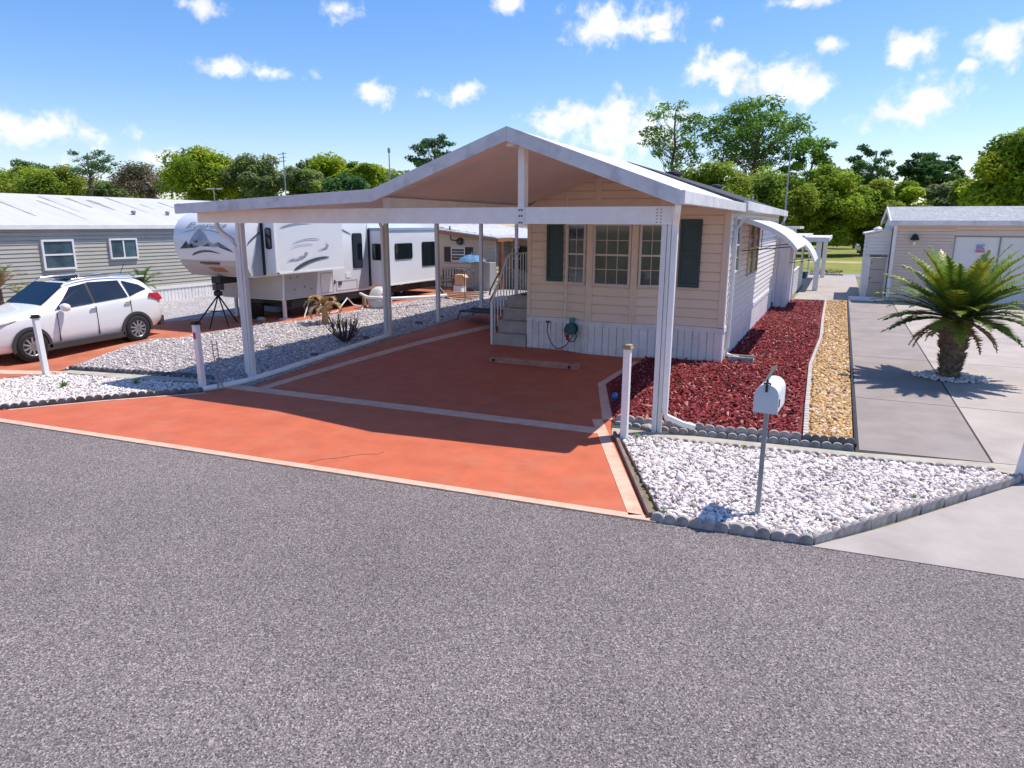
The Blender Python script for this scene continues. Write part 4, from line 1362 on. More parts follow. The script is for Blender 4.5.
    for cyy in (.93, 3.57):
        for sgn in (1, -1):
            wheel = MB().lathe([(.20, -.11), (.30, -.115), (.335, -.09), (.345, -.04), (.345, .04), (.335, .09), (.30, .115), (.232, .11), (.225, -.04)], (0, 0, 0), 28, 'x').build('wheel', RUBBER, t, smooth=True, autosmooth=40, local=True)
            wheel.location = (sgn * .835, cyy, .345)
            rim = MB().lathe([(.225, -.02), (.228, .085), (.215, .10), (.20, .085), (.195, .02)], (0, 0, 0), 28, 'x')
            for k in range(10):
                a = 2 * math.pi * k / 10
                m_ = Matrix.Rotation(a, 4, 'X')
                rim.box(.06, .098, -.02, .02, .03, .215, m_)
            rim.lathe([(.05, .02), (.05, .09), (.02, .095)], (0, 0, 0), 14, 'x')
            r_ = rim.build('rim', pm('alloy', (.33, .33, .34), .4, metal=.4, var=.1), wheel, smooth=True, autosmooth=30, local=True)
            d_ = MB().lathe([(.20, .01), (.20, .03)], (0, 0, 0), 20, 'x').build('brake_disc', BLACK, wheel, local=True)
            if sgn < 0:
                wheel.rotation_euler = (0, 0, math.pi)
    return t


build_car()


# ------------------------------------------------------------------ the fifth wheel camper
XR, XL = -14.8, -17.25
rv = thing('camper_trailer', 'large white fifth wheel camper with mountain graphics beyond the carport', 'camper', (-16, 20, .32))
capp = [(14.62, 1.60), (14.30, 1.92), (14.12, 2.30), (14.08, 2.62), (14.14, 2.92), (14.32, 3.18), (14.62, 3.36)]


def cap_y(z):
    return float(np.interp(z, [p[1] for p in capp], [p[0] for p in capp]))


roofp = [(15.2, 3.40), (24.55, 3.32)]
body = capp + roofp + [(24.6, 1.0), (20.0, .84), (15.65, .86), (15.72, 1.60)]
mb = MB()
mb.prism([(XR, y, z) for y, z in body], (XL - XR, 0, 0))
mb.build('body', RVW, rv, bevel=.035, smooth=True, autosmooth=32)
# lower beige front panels and grey bands
MB().box(XL + .03, XR - .02, 15.60, 15.715, .90, 1.585).build('front_panel', RVB, rv)
MB().prism([(XR, 15.72, .88), (XR, 17.1, .87), (XR, 17.24, 1.60), (XR, 15.78, 1.60)], (.012, 0, 0)).build('side_panel', RVG, rv)
mb = MB().prism([(XL + .04, cap_y(z) - .012 + .0, z) for z in (1.62, 1.78, 1.92, 2.06)] + [(XR - .04, cap_y(z) - .012, z) for z in (2.06, 1.92, 1.78, 1.62)], (0, .006, 0))
mb.build('cap_bounce_tint', RVB, rv)  # warm bounce from the ground, put into the lower cap as colour
MB().prism([(XR, 19.25, .90), (XR, 19.86, .90), (XR, 19.86, 3.1), (XR, 19.72, 2.3)], (.010, 0, 0)).build('grey_band', RVG, rv)
MB().prism([(XR, 14.45, 1.63), (XR, 15.02, 1.63), (XR, 15.02, 3.2), (XR, 14.86, 3.0), (XR, 14.72, 2.3)], (.010, 0, 0)).build('grey_band', RVG, rv)
MB().tube([(XR + .004, 14.52, 1.66), (XR + .004, 14.28, 2.1), (XR + .004, 14.26, 2.6), (XR + .004, 14.42, 3.1), (XR + .004, 14.7, 3.34)], .018, 6).build('cap_trim', WHITE, rv)
# slide-outs
def slide(y0, y1, x1, z0, z1, wins, fwin, nm='slide_out'):
    s = MB().box(XR - .05, x1, y0, y1, z0, z1).build(nm, RVW, rv, bevel=.02)
    MB().box(XR + .002, XR + .05, y0 - .07, y0 - .002, z0 - .04, z1 + .05).build('seal', BLACK, s)
    MB().box(x1 - .03, x1 + .012, y0 - .012, y0 + .10, z0 - .015, z1).box(x1 - .03, x1 + .012, y0, y1, z0 - .02, z0 + .03).build('corner_trim', WHITE, s)
    MB().box(XR, x1 + .03, y0 - .02, y1 + .02, z1 + .002, z1 + .09).build('slide_topper', pm('topper_fabric', (.30, .40, .52), .6, var=.1), s)
    for a, b, c, d in wins:
        rvwin(s, [(x1, (a + b) / 2), (0, 1), (1, 0)], b - a, c, d)
    for a, b, c, d in fwin:
        rvwin(s, [((a + b) / 2, y0), (1, 0), (0, -1)], b - a, c, d)
    return s


def rvwin(parent, pos, w, z0, z1):
    c, u, n = pos
    u = Vector(u); n = Vector(n); c = Vector(c)

    def ring(w, z0, z1, r, d):
        pts = []
        for cxs, czs, a0 in ((1, 1, 0), (-1, 1, 90), (-1, -1, 180), (1, -1, 270)):
            for k in range(5):
                a = R(a0 + 22.5 * k)
                s = cxs * (w / 2 - r) + r * math.cos(a); z = (z1 - r if czs > 0 else z0 + r) + r * math.sin(a)
                q = c + u * s + n * d
                pts.append((q.x, q.y, z))
        return pts
    v = n * .02
    o = MB().prism(ring(w, z0, z1, .07, .003), (v.x, v.y, 0)).build('window', BLACK, parent)
    v = n * .006
    MB().prism(ring(w - .06, z0 + .03, z1 - .03, .05, .024), (v.x, v.y, 0)).build('pane', GLASSC, o)
    return o


s1 = slide(15.02, 18.0, -14.36, 1.70, 3.22, [], [(-14.68, -14.46, 2.38, 2.97)])
s2 = slide(19.95, 23.4, -14.12, 1.0, 2.86, [(20.5, 21.6, 1.86, 2.42), (22.25, 23.28, 1.54, 2.44)], [(-14.66, -14.26, 1.86, 2.42)])
rvwin(rv, [(XR, 19.28), (0, 1), (1, 0)], .52, 1.62, 2.78)


# decals
def decal(name, m, parent, pts, plane, k):
    """pts in (s,z); plane 'x' at X=k (s = y) or 'cap' following the front cap (s = x)"""
    bm = bmesh.new()
    vs = [bm.verts.new((s, 0, z)) for s, z in pts]
    bm.faces.new(vs)
    bmesh.ops.triangulate(bm, faces=bm.faces[:])
    for y, z in capp[1:-1]:
        bmesh.ops.bisect_plane(bm, geom=bm.verts[:] + bm.edges[:] + bm.faces[:], plane_co=(0, 0, z), plane_no=(0, 0, 1))
    base = parent.location + (parent.parent.location if parent.parent else Vector())
    for v in bm.verts:
        s, z = v.co.x, v.co.z
        q = Vector((k, s, z)) if plane == 'x' else Vector((s, cap_y(z) - .016, z))
        v.co = q - base
    bmesh.ops.recalc_face_normals(bm, faces=bm.faces[:])
    me = bpy.data.meshes.new(name); bm.to_mesh(me); bm.free(); me.materials.append(m)
    o = bpy.data.objects.new(name, me); COL.objects.link(o); o.parent = parent
    return o


def arc_band(p0, p1, sag, w0, w1, n=14):
    a = []; b = []
    for i in range(n + 1):
        t_ = i / n
        s = p0[0] + (p1[0] - p0[0]) * t_; z = p0[1] + (p1[1] - p0[1]) * t_ + sag * 4 * t_ * (1 - t_)
        w = (w0 + (w1 - w0) * t_) * (1 - (2 * t_ - 1) ** 6 * .8)
        a.append((s, z + w / 2)); b.append((s, z - w / 2))
    return a + b[::-1]


K1 = -14.36 + .016
decal('decal_swoosh', DECAL, s1, arc_band((15.7, 1.76), (17.3, 2.08), .09, .13, .06), 'x', K1)
decal('decal_swoosh', DECALG, s1, arc_band((15.25, 2.98), (16.6, 3.12), .04, .05, .03), 'x', K1)
decal('decal_mountain', DECALG, s1, [(15.42, 2.03), (15.7, 2.10), (15.82, 2.08), (16.02, 2.17), (16.12, 2.15), (16.22, 2.27), (16.36, 2.24), (16.26, 2.15), (16.1, 2.09), (15.9, 2.05), (15.7, 2.05)], 'x', K1)
decal('decal_ridge_line', DECALG, s1, arc_band((15.7, 2.52), (16.9, 2.62), .07, .02, .03), 'x', K1)
decal('decal_ridge_line', DECALG, s1, arc_band((15.6, 2.40), (16.6, 2.48), .04, .015, .02), 'x', K1)
decal('decal_ridge_line', DECALG, s1, [(16.75, 2.30), (17.05, 2.36), (17.22, 2.42), (17.14, 2.54), (17.30, 2.44), (17.24, 2.36), (17.05, 2.32)], 'x', K1)
decal('decal_swoosh', DECAL, rv, arc_band((14.42, 2.52), (14.98, 2.86), .03, .05, .05), 'x', XR + .018)
decal('decal_swoosh', DECAL, rv, arc_band((18.05, 3.10), (19.0, 2.74), -.02, .05, .035), 'x', XR + .012)
# cap graphic: mountains over a swoosh, with a script name above
for pts, m in (([(-17.0, 2.40), (-16.75, 2.56), (-16.62, 2.52), (-16.4, 2.82), (-16.22, 2.93), (-16.0, 2.78), (-15.85, 2.60), (-15.7, 2.52), (-15.55, 2.56), (-15.2, 2.42), (-15.45, 2.46), (-15.7, 2.44), (-15.95, 2.48), (-16.3, 2.46), (-16.6, 2.42)], DECALG),
               ([(-17.02, 2.38), (-16.72, 2.60), (-16.66, 2.48), (-16.5, 2.54), (-16.38, 2.48), (-16.2, 2.47), (-16.45, 2.41)], DECAL),
               ([(-16.1, 2.46), (-15.86, 2.56), (-15.82, 2.46)], DECAL),
               ([(-15.62, 2.50), (-15.5, 2.58), (-15.05, 2.36), (-14.98, 2.31), (-15.2, 2.36), (-15.42, 2.42)], DECAL),
               ([(-16.42, 2.66), (-16.36, 2.60), (-16.28, 2.66), (-16.25, 2.56), (-16.4, 2.55)], DECAL)):
    decal('decal_mountain', m, rv, pts, 'cap', 0)
decal('decal_swoosh', DECAL, rv, arc_band((-16.62, 2.20), (-15.5, 2.26), .10, .07, .03), 'cap', 0)
decal('decal_ridge_line', DECALG, rv, arc_band((-16.9, 2.82), (-15.1, 2.72), .14, .02, .03), 'cap', 0)
fc = bpy.data.curves.new('camper_script', 'FONT'); fc.body = 'Everest'; fc.size = .40; fc.shear = .35; fc.extrude = .004; fc.space_character = .95
fo = bpy.data.objects.new('tmp', fc); COL.objects.link(fo)
dg = bpy.context.evaluated_depsgraph_get()
me = bpy.data.meshes.new_from_object(fo.evaluated_get(dg))
bpy.data.objects.remove(fo)
xsz = [v.co.x for v in me.vertices]; x0, x1 = min(xsz), max(xsz)
for v in me.vertices:
    sx = -16.78 + (v.co.x - x0) / (x1 - x0) * 1.55
    z = 2.95 + v.co.y * .62
    off = v.co.z
    v.co = Vector((sx, cap_y(z) - .018 - off, z)) - rv.location
me.materials.clear(); me.materials.append(DECALG)
o = bpy.data.objects.new('lettering', me); COL.objects.link(o); o.parent = rv
# cap hatch light, pin box, cargo door, vents, awning line
MB().prism([(-16.35, cap_y(1.98) - .03, 1.98), (-15.72, cap_y(1.98) - .03, 1.98), (-15.6, cap_y(1.74) - .03, 1.74), (-16.12, cap_y(1.74) - .03, 1.74)], (0, .02, 0)).build('hatch', pm('hatch_wood', (.35, .16, .09), .5, var=.2), rv)
MB().prism([(-16.42, cap_y(2.01) - .05, 2.01), (-15.68, cap_y(2.01) - .05, 2.01), (-15.68, cap_y(1.98) - .05, 1.98), (-16.42, cap_y(1.98) - .05, 1.98)], (0, .04, 0)).build('hatch_rim', BLACK, rv)
MB().box(-16.25, -15.9, 14.4, 15.3, 1.40, 1.60).build('pin_box', BLACK, rv, bevel=.02)
MB().box(-16.12, -15.98, 14.3, 14.6, 1.22, 1.40).build('king_pin', STEEL, rv)
mb = MB()
for y0, y1, z0, z1 in ((17.35, 17.95, .93, 1.56), (18.1, 19.2, .95, 1.26)):
    for a, b, c, d in ((y0, y1, z0, z0 + .015), (y0, y1, z1 - .015, z1), (y0, y0 + .015, z0, z1), (y1 - .015, y1, z0, z1)):
        mb.box(XR + .002, XR + .012, a, b, c, d)
mb.build('cargo_door', RVG, rv)
MB().box(XR + .002, XR + .03, 18.22, 18.36, 1.12, 1.25).box(XR + .002, XR + .03, 18.0, 18.05, 1.18, 1.30).build('hatch_handle', STEEL, rv)
MB().box(XR + .002, XR + .02, 18.62, 18.86, 1.34, 1.50).build('fuel_flap', WHITE, rv)
mb = MB()
for y, z in ((16.0, 1.5), (16.3, 1.52), (16.15, 1.15), (16.6, 1.2), (16.9, 1.12)):
    mb.lathe([(.03, XR + .012), (.03, XR + .03)], (0, y, z), 10, 'x')
mb.build('marker_light', pm('dull_amber', (.30, .22, .18), .4, var=.2), rv)
MB().box(XR - 1.8, XR + .005, 16, 24.4, .62, .83).build('chassis', BLACK, rv)
zr = .36
for y in (20.9, 21.9):
    for x in (XR - .15, XL + .15):
        wl_ = MB().lathe([(.18, -.10), (.30, -.11), (.35, -.07), (.36, 0), (.35, .07), (.30, .11), (.18, .10)], (x, y, zr + .36), 22, 'x').build('wheel', RUBBER, rv, smooth=True, autosmooth=40)
        MB().lathe([(.17, -.09), (.19, .09), (.12, .112), (.05, .125)], (x, y, zr + .36), 18, 'x').build('rim', RVW, wl_)
for x in (-14.95, -16.9):
    MB().box(x - .04, x + .04, 15.82, 15.9, zgf(x, 15.86), .86).box(x - .12, x + .12, 15.74, 15.98, zgf(x, 15.86), zgf(x, 15.86) + .03).build('landing_leg', WHITEG, rv)
MB().tube([(-14.85, 16.9, .86), (-14.62, 16.3, zgf(-14.6, 16.3))], .02, 6).build('brace', WHITEG, rv)

# king-pin tripod
tz = zgf(-15.4, 13.9)
t = thing('tripod_stand', 'black steel tripod holding up the front of the camper', 'tripod', (-15.75, 14.2, tz))
MB().lathe([(.10, 1.06), (.12, 1.10), (.12, 1.18), (.06, 1.215)], (-16.05, 14.42, 0), 12).build('head', BLACK, t)
for x, y in ((-16.35, 13.75), (-15.55, 14.25), (-15.75, 13.75), (-15.9, 14.9)):
    MB().tube([(-16.05, 14.42, 1.08), (x, y, zgf(x, y))], .022, 6).build('leg', BLACK, t)
MB().tube([(-16.2, 14.1, .65), (-15.8, 14.34, .65), (-15.9, 14.1, .65), (-16.2, 14.1, .65)], .012, 5).build('brace', BLACK, t)

# gear under and beside the camper
z0 = zgf(-15.6, 15.4)
o = MB().lathe([(.19, z0), (.20, z0 + .02), (.215, z0 + .40), (.225, z0 + .42), (.225, z0 + .45), (.19, z0 + .45), (.18, z0 + .05)], (-15.95, 15.75, 0), 20).build('bucket', BLACK, smooth=True, autosmooth=40)
tag(o, 'black bucket standing under the front of the camper', 'bucket')
z0 = zgf(-16.9, 17.3)
t = thing('storage_bin', 'pale blue storage bin under the camper', 'bin', (-16.6, 17.0, z0))
MB().box(-17.0, -16.1, 16.8, 17.25, z0, z0 + .3).build('body', BLUEB, t, bevel=.02)
MB().box(-17.04, -16.06, 16.76, 17.29, z0 + .302, z0 + .35).build('lid', BLUEB, t, bevel=.01)
rock(-15.4, 15.35, .14, 'flat grey stone beside the black bucket', SCAL, 31)
tz = zgf(-13.55, 18.7)
o = MB().lathe([(.10, tz), (.36, tz + .02), (.40, tz + .16), (.41, tz + .30), (.38, tz + .34), (.36, tz + .40), (.26, tz + .62), (.12, tz + .70), (.02, tz + .72)], (-13.75, 19.0, 0), 22).build('water_tank', TANKM, smooth=True, autosmooth=45)
tag(o, 'rounded beige tank beneath the camper slide out', 'tank')
o = MB().tube([(-14.35, 18.75, .82), (-13.9, 18.55, .74), (-13.2, 18.9, .70), (-12.7, 20.2, .66), (-12.6, 21.4, .62)], .05, 10).build('drain_pipe', WHITE, smooth=True)
tag(o, 'white drain pipe propped past the beige tank', 'pipe')
o = MB().box(-14.32, -14.22, 18.8, 18.9, zgf(-14.2, 18.8), .76).build('timber_prop', WOOD, bevel=.006)
tag(o, 'short wooden post propping the drain pipe', 'prop')
cz_ = zgf(-14, 17.8)
o = MB().tube([(-14.75, 17.3, .86), (-14.55, 17.0, .60), (-14.5, 16.7, cz_ + .03), (-14.35, 17.5, cz_ + .02), (-14.45, 18.2, .72), (-14.3, 18.3, .5), (-14.05, 18.5, .42), (-13.9, 18.2, .38)], .02, 8).build('sewer_hose', WHITEG, smooth=True)
tag(o, 'pale hose looping down from the camper belly', 'hose')
t = thing('lumber_pile', 'low pile of orange boards and debris behind the carport posts', 'lumber', (-13.2, 22.3, .38))
for i in range(5):
    mt_ = Matrix.Translation((-12.9, 22.2 + i * .25, .40 + .03 * i)) @ Matrix.Rotation(.2 * i - .3, 4, 'Z')
    MB().box(-.9, .9, -.09, .09, 0, .04, mt_).build('board', ORANGE2 if i % 2 else WOOD, t)
MB().tube([(-13.3, 21.9, .95), (-12.85, 21.9, .45)], .05, 8).build('jack', BLACK, t)


# ------------------------------------------------------------------ left neighbour
LX = -22.0
lh = thing('mobile_home', 'sage green mobile home with streaked white metal roof at left', 'house', (LX, 12, .2))
LY0, LY1 = 1.0, 23.2
mb = siding(MB(), (LX, LY0), (LX, LY1), .84, 2.92, (1, 0), lap=.125, out=.016, gap=.012)
mb.build('front_wall', SAGE, lh)
mb = siding(MB(), (LX - 8, LY0), (LX, LY0), .84, 2.9, (0, -1)); siding(mb, (LX - 8, LY1), (LX, LY1), .84, 2.9, (0, 1)); siding(mb, (LX - 8, LY0), (LX - 8, LY1), .3, 2.9, (-1, 0))
mb.add([(LX, LY1, 2.86), (LX - 8, LY1, 2.86), (LX - 4, LY1, 3.98)], [(0, 1, 2)]); mb.add([(LX, LY0, 2.86), (LX - 8, LY0, 2.86), (LX - 4, LY0, 3.98)], [(0, 1, 2)])
mb.build('end_wall', SAGE, lh)
mb = skirt((LX, LY0), (LX, LY1), (1, 0), .0, .80, MB()); rect_on(mb, (LX, (LY0 + LY1) / 2), (0, 1), (1, 0), LY1 - LY0, .76, .86, -.01, .04)
mb.build('skirting', SKIRT, lh)
mb = MB()
for sx in (1, -1):
    xe = LX - 4 + sx * 4.09
    mb.prism([(LX - 4, LY0 - .3, 4.06), (xe, LY0 - .3, 3.02), (xe, LY0 - .3, 2.94), (LX - 4, LY0 - .3, 3.98)], (0, LY1 - LY0 + .6, 0))
lroof = mb.build('roof', LROOF, lh)
# rust and dirt streaks running down the roof panels (own shape, own place)
rr = random.Random(4)
STRK = pm('roof_streak', (.27, .255, .25), .7, var=.3, scale=5)
for i in range(16):
    y = 9.0 + i * .85 + rr.uniform(-.3, .3); L0 = rr.uniform(.02, .3); L1 = rr.uniform(.4, .85); w = rr.uniform(.03, .10)
    P_ = lambda f, yy: (LX - 4 + 4.09 * f, yy, 4.064 - 1.04 * f)
    mb = MB(); n_ = 6; lo = []; hi = []
    for k in range(n_ + 1):
        f = L0 + (L1 - L0) * k / n_; ww = w * (.4 + 1.2 * (1 - k / n_)) * rr.uniform(.5, 1.2)
        lo.append(P_(f, y - ww)); hi.append(P_(f, y + ww))
    mb.poly(lo + hi[::-1]); mb.build('streak', STRK, lroof)
MB().box(LX + .092, LX + .16, LY0 - .3, LY1 + .3, 2.885, 3.03).build('eave', WHITE, lh, bevel=.01)
window(lh, (LX + .02, 13.75), (0, 1), (1, 0), 1.0, 1.66, 2.58, WHITE, bars=False, fr=.06, glass_m=GLASSL)
window(lh, (LX + .02, 15.95), (0, 1), (1, 0), 1.02, 1.90, 2.58, WHITE, bars=False, fr=.055, slider=True, glass_m=GLASSL)
for (px, py) in ((168, 219), (133, 209)):
    v = at(px, py, X=LX - 1.3)
    zz = 4.06 - 1.04 * (2.7 / 4.09)
    MB().lathe([(.06, -.02), (.06, .07), (.09, .08), (.08, .13), (.02, .15)], (LX - 1.3, v.y, zz), 12).build('roof_vent', GALV, lroof)
t = thing('television_antenna', 'small television antenna on a pole behind the white metal roof', 'antenna', (LX - 4.6, 24.2, .38))
MB().tube([(LX - 4.6, 24.2, .38), (LX - 4.6, 24.2, 4.7)], .025, 6).build('pole', GALV, t)
MB().tube([(LX - 5.2, 24.2, 4.62), (LX - 4.0, 24.2, 4.66)], .02, 5).tube([(LX - 4.6, 23.8, 4.62), (LX - 4.6, 24.7, 4.64)], .015, 5).build('boom', GALV, t)

# ------------------------------------------------------------------ far house behind the camper
fh = thing('cream_house', 'cream house with brown eaves and shutters behind the camper', 'house', (-14, 27.5, .3))
mb = siding(MB(), (-20, 26.6), (-13.2, 26.6), .2, 2.6, (0, -1), lap=.17); siding(mb, (-13.2, 26.6), (-13.2, 28.2), .2, 2.5, (1, 0), lap=.17)
siding(mb, (-13.2, 28.2), (-9.5, 28.2), .2, 2.5, (0, -1), lap=.17)
mb.add([(-20, 26.6, 2.6), (-13.2, 26.6, 2.45), (-17, 26.6, 3.2)], [(0, 1, 2)])
mb.build('wall', CREAM, fh)
MB().prism([(-18, 26.0, 2.95), (-12.9, 26.0, 2.38), (-12.9, 26.0, 2.5), (-18, 26.0, 3.1)], (0, .08, 0)).prism([(-12.9, 26.08, 2.38), (-12.9, 27.6, 2.38), (-12.9, 27.6, 2.5), (-12.9, 26.08, 2.5)], (.06, 0, 0)).box(-12.9, -9.4, 27.6, 27.68, 2.33, 2.46).build('fascia', pm('rust_fascia', (.36, .15, .07), .6, var=.1), fh)
rfm = MB().prism([(-18, 26.02, 3.1), (-12.88, 26.02, 2.52), (-12.88, 26.02, 2.56), (-18, 26.02, 3.14)], (0, 8, 0)).prism([(-12.88, 27.62, 2.48), (-9.4, 27.62, 2.48), (-9.4, 32, 3.3), (-12.88, 32, 3.3)], (0, 0, .04)).build('roof', LROOF, fh)
mb = MB()
for i in range(12):
    mb.prism([(-17.4 + i * .38, 26.1, 3.09 - i * .043 + .03), (-17.3 + i * .38, 26.1, 3.08 - i * .043 + .03), (-17.3 + i * .38, 26.1, 3.11 - i * .043 + .03), (-17.4 + i * .38, 26.1, 3.12 - i * .043 + .03)], (0, 7.8, 0))
mb.build('rib', WHITEG, rfm)
window(fh, (-15.0, 26.59), (1, 0), (0, -1), .72, 1.50, 2.10, WHITE, cols=1, rows=(2, 2))
for x in (-15.52, -14.48):
    shutter(fh, (x, 26.59), (1, 0), (0, -1), .34, 1.48, 2.12, SHUTB)
MB().lathe([(.05, -.02), (.16, -.02), (.13, -.14), (.05, -.18)], (-14.9, 26.57, 2.36), 12, 'y').tube([(-14.9, 26.4, 2.38), (-15.2, 26.3, 2.42), (-15.25, 26.3, 3.0)], .035, 6).build('flood_light', STEEL, fh)
door = MB().box(-12.55, -11.85, 28.12, 28.17, .3, 2.12).build('door', SHUTB, fh)
window(fh, (-12.95, 28.19), (1, 0), (0, -1), .42, 1.1, 2.1, WHITE, cols=1, rows=(1, 1))
for x in (-12.68, -11.6):
    shutter(fh, (x, 28.19), (1, 0), (0, -1), .22, 1.1, 2.15, pm('slate_shutter', (.05, .06, .08), .6, var=.1))
MB().box(-13.1, -9.5, 28.05, 28.15, .2, 1.0).build('brick_skirt', pm('pale_brick', (.50, .42, .36), .9, var=.5, scale=14, detail=2), fh)
MB().box(-12.95, -12.8, 26.35, 26.5, .35, 2.38).build('porch_post', BROWN, fh)
MB().lathe([(.03, -.0), (.08, -.02), (.06, -.16), (.02, -.2)], (-12.2, 28.12, 2.22), 10, 'y').build('porch_lamp', BLACK, fh)
MB().box(-11.4, -9.6, 27.2, 27.9, .2, 2.3).build('green_screen', pm('green_cloth', (.20, .24, .06), .8, var=.15), fh)

# patio things in front of it
z0 = .38
t = thing('patio_umbrella', 'blue patio umbrella open beside the cream house', 'umbrella', (-13.6, 25.2, z0))
can = MB(); ring0 = [(-13.6, 25.2, 2.0)]
rings = []
for r_, z_ in ((.02, 1.90), (.25, 1.85), (.48, 1.74), (.62, 1.62)):
    rings.append([( -13.6 + r_ * math.cos(2 * math.pi * k / 16), 25.2 + r_ * math.sin(2 * math.pi * k / 16), z_ - .03 * (k % 2)) for k in range(16)])
can.v = [p for r_ in rings for p in r_]
can.f = [(i * 16 + k, i * 16 + (k + 1) % 16, (i + 1) * 16 + (k + 1) % 16, (i + 1) * 16 + k) for i in range(3) for k in range(16)]
can.build('canopy', BLUEP, t)
MB().tube([(-13.6, 25.2, z0), (-13.6, 25.2, 1.98)], .025, 8).build('pole', GALV, t)
MB().lathe([(.22, z0), (.22, z0 + .05), (.04, z0 + .08)], (-13.6, 25.2, 0), 14).build('base', STEEL, t)
t = thing('plastic_shed', 'pale grey resin locker beneath the blue umbrella', 'locker', (-13.2, 25.9, z0))
MB().box(-13.75, -12.98, 25.6, 26.2, z0, 1.55).build('body', RVG, t, bevel=.02)
MB().box(-13.35, -13.34, 25.585, 25.599, z0 + .05, 1.5).build('door_seam', BLACK, t)
t = thing('cardboard_box', 'tall open cardboard box standing in the gravel', 'box', (-13.3, 23.9, z0))
mb = MB().box(-13.62, -13.28, 23.8, 24.1, z0 + .35, 1.16)
mb.build('carton', CARD, t, bevel=.004)
MB().prism([(-13.28, 23.8, 1.16), (-13.28, 24.1, 1.16), (-13.16, 24.1, 1.05), (-13.16, 23.8, 1.05)], (.004, 0, .004)).build('flap', CARD, t)
MB().box(-13.66, -13.30, 23.76, 24.14, z0, z0 + .345).build('base_carton', WHITE, t, bevel=.004)


def patio_chair(x, y, rz, label):
    t = thing('patio_chair', label, 'chair', (x, y, z0), rz, 'dark patio chairs by the cream house')
    MB().box(-.24, .24, -.24, .24, .40, .43).build('seat', STEEL, t, local=True)
    mb = MB()
    for i in range(5):
        mb.box(-.24 + i * .11, -.20 + i * .11, .23, .25, .45, .88)
    mb.tube([(-.25, .24, .40), (-.25, .26, .9), (.25, .26, .9), (.25, .24, .40)], .018, 6)
    mb.build('backrest', STEEL, t, local=True)
    for sx in (-1, 1):
        for sy in (-1, 1):
            MB().tube([(sx * .22, sy * .22, .40), (sx * .25, sy * .26, 0)], .016, 6).build('leg', STEEL, t, local=True)
        MB().tube([(sx * .25, .24, .62), (sx * .27, -.2, .62), (sx * .24, -.22, .42)], .015, 6).build('arm', STEEL, t, local=True)


patio_chair(-14.55, 24.9, .4, 'dark metal patio chair left of the cardboard box')
patio_chair(-14.1, 24.6, -.5, 'dark metal patio chair nearest the cardboard box')
o = MB().tube([(-11.95, 21.6, .38), (-11.95, 21.6, 1.4), (-11.88, 21.6, 1.52), (-11.72, 21.6, 1.54), (-11.6, 21.6, 1.46), (-11.58, 21.6, 1.36)], .014, 6).build('shepherd_hook', STEEL, smooth=True)
tag(o, 'thin dark shepherd hook standing in the gravel', 'garden hook')

# ------------------------------------------------------------------ right neighbour: garage house, shed
gx0, gx1, gy0, gy1 = 1.92, 13.5, 33.0, 40.5
gh = thing('garage_house', 'beige sided garage building with grey shingle roof at right', 'garage', (6, gy0, 0))
BEI = pm('beige_vinyl_siding', (.66, .54, .44), .6, var=.04, scale=2)
mb = siding(MB(), (gx0, gy0), (4.08, gy0), 0.02, 3.12, (0, -1), lap=.13, gap=.016); siding(mb, (4.08, gy0), (gx1, gy0), 2.70, 3.12, (0, -1), lap=.21)
mb.build('front_wall', BEI, gh)
mb = MB()
siding(mb, (gx0, gy0), (gx0, gy1), 0.02, 3.12, (-1, 0), lap=.2)
mb.add([(gx0, gy0, 3.12), (gx0, gy1, 3.12), (gx0, (gy0 + gy1) / 2, 3.80)], [(0, 1, 2)])
siding(mb, (gx1, gy0), (gx1, gy1), 0.02, 3.12, (1, 0), lap=.2); siding(mb, (gx0, gy1), (gx1, gy1), 0.02, 3.12, (0, 1), lap=.2)
mb.build('side_wall', pm('white_gable_siding', (.66, .66, .66), .55, var=.05), gh)
ym = (gy0 + gy1) / 2
mb = MB().prism([(gx0 - .15, gy0 - .3, 3.28), (gx0 - .15, ym, 3.93), (gx0 - .15, ym, 3.85), (gx0 - .15, gy0 - .3, 3.20)], (gx1 - gx0 + .3, 0, 0)).prism([(gx0 - .15, gy1 + .3, 3.28), (gx0 - .15, gy1 + .3, 3.20), (gx0 - .15, ym, 3.85), (gx0 - .15, ym, 3.93)], (gx1 - gx0 + .3, 0, 0))
mb.build('roof', GSHING, gh)
MB().box(gx0 - .15, gx1 + .15, gy0 - .38, gy0 - .302, 3.12, 3.30).build('gutter', WHITEG, gh, bevel=.01)
MB().prism([(gx0 - .20, gy0 - .3, 3.10), (gx0 - .20, ym, 3.76), (gx0 - .20, ym, 3.94), (gx0 - .20, gy0 - .3, 3.29)], (.045, 0, 0)).prism([(gx0 - .20, gy1 + .3, 3.10), (gx0 - .20, ym, 3.76), (gx0 - .20, ym, 3.94), (gx0 - .20, gy1 + .3, 3.29)], (.045, 0, 0)).box(gx0 - .02, gx0 + .10, gy0 - .03, gy0 - .002, .02, 3.12).build('corner_trim', WHITE, gh)
MB().box(gx0 - .14, gx1 + .14, gy0 - .30, gy0 - .02, 3.09, 3.115).build('soffit', SOFF, gh)
gd = MB()
for i in range(3):
    gd.box(4.12 + i * 1.53, 4.12 + i * 1.53 + 1.48, gy0 + .04, gy0 + .08, .03, 2.66)
gd = gd.build('garage_door', GDOOR, gh)
mb = MB().box(4.08, 8.8, gy0 + .09, gy0 + .1, 0, 2.7)
for i in range(4):
    mb.box(4.07 + i * 1.53, 4.12 + i * 1.53, gy0 + .0, gy0 + .085, .02, 2.66)
mb.box(4.06, 8.8, gy0 - .01, gy0 + .085, 2.662, 2.72)
mb.build('door_frame', pm('grey_frame', (.25, .27, .27), .5, var=.05), gd)
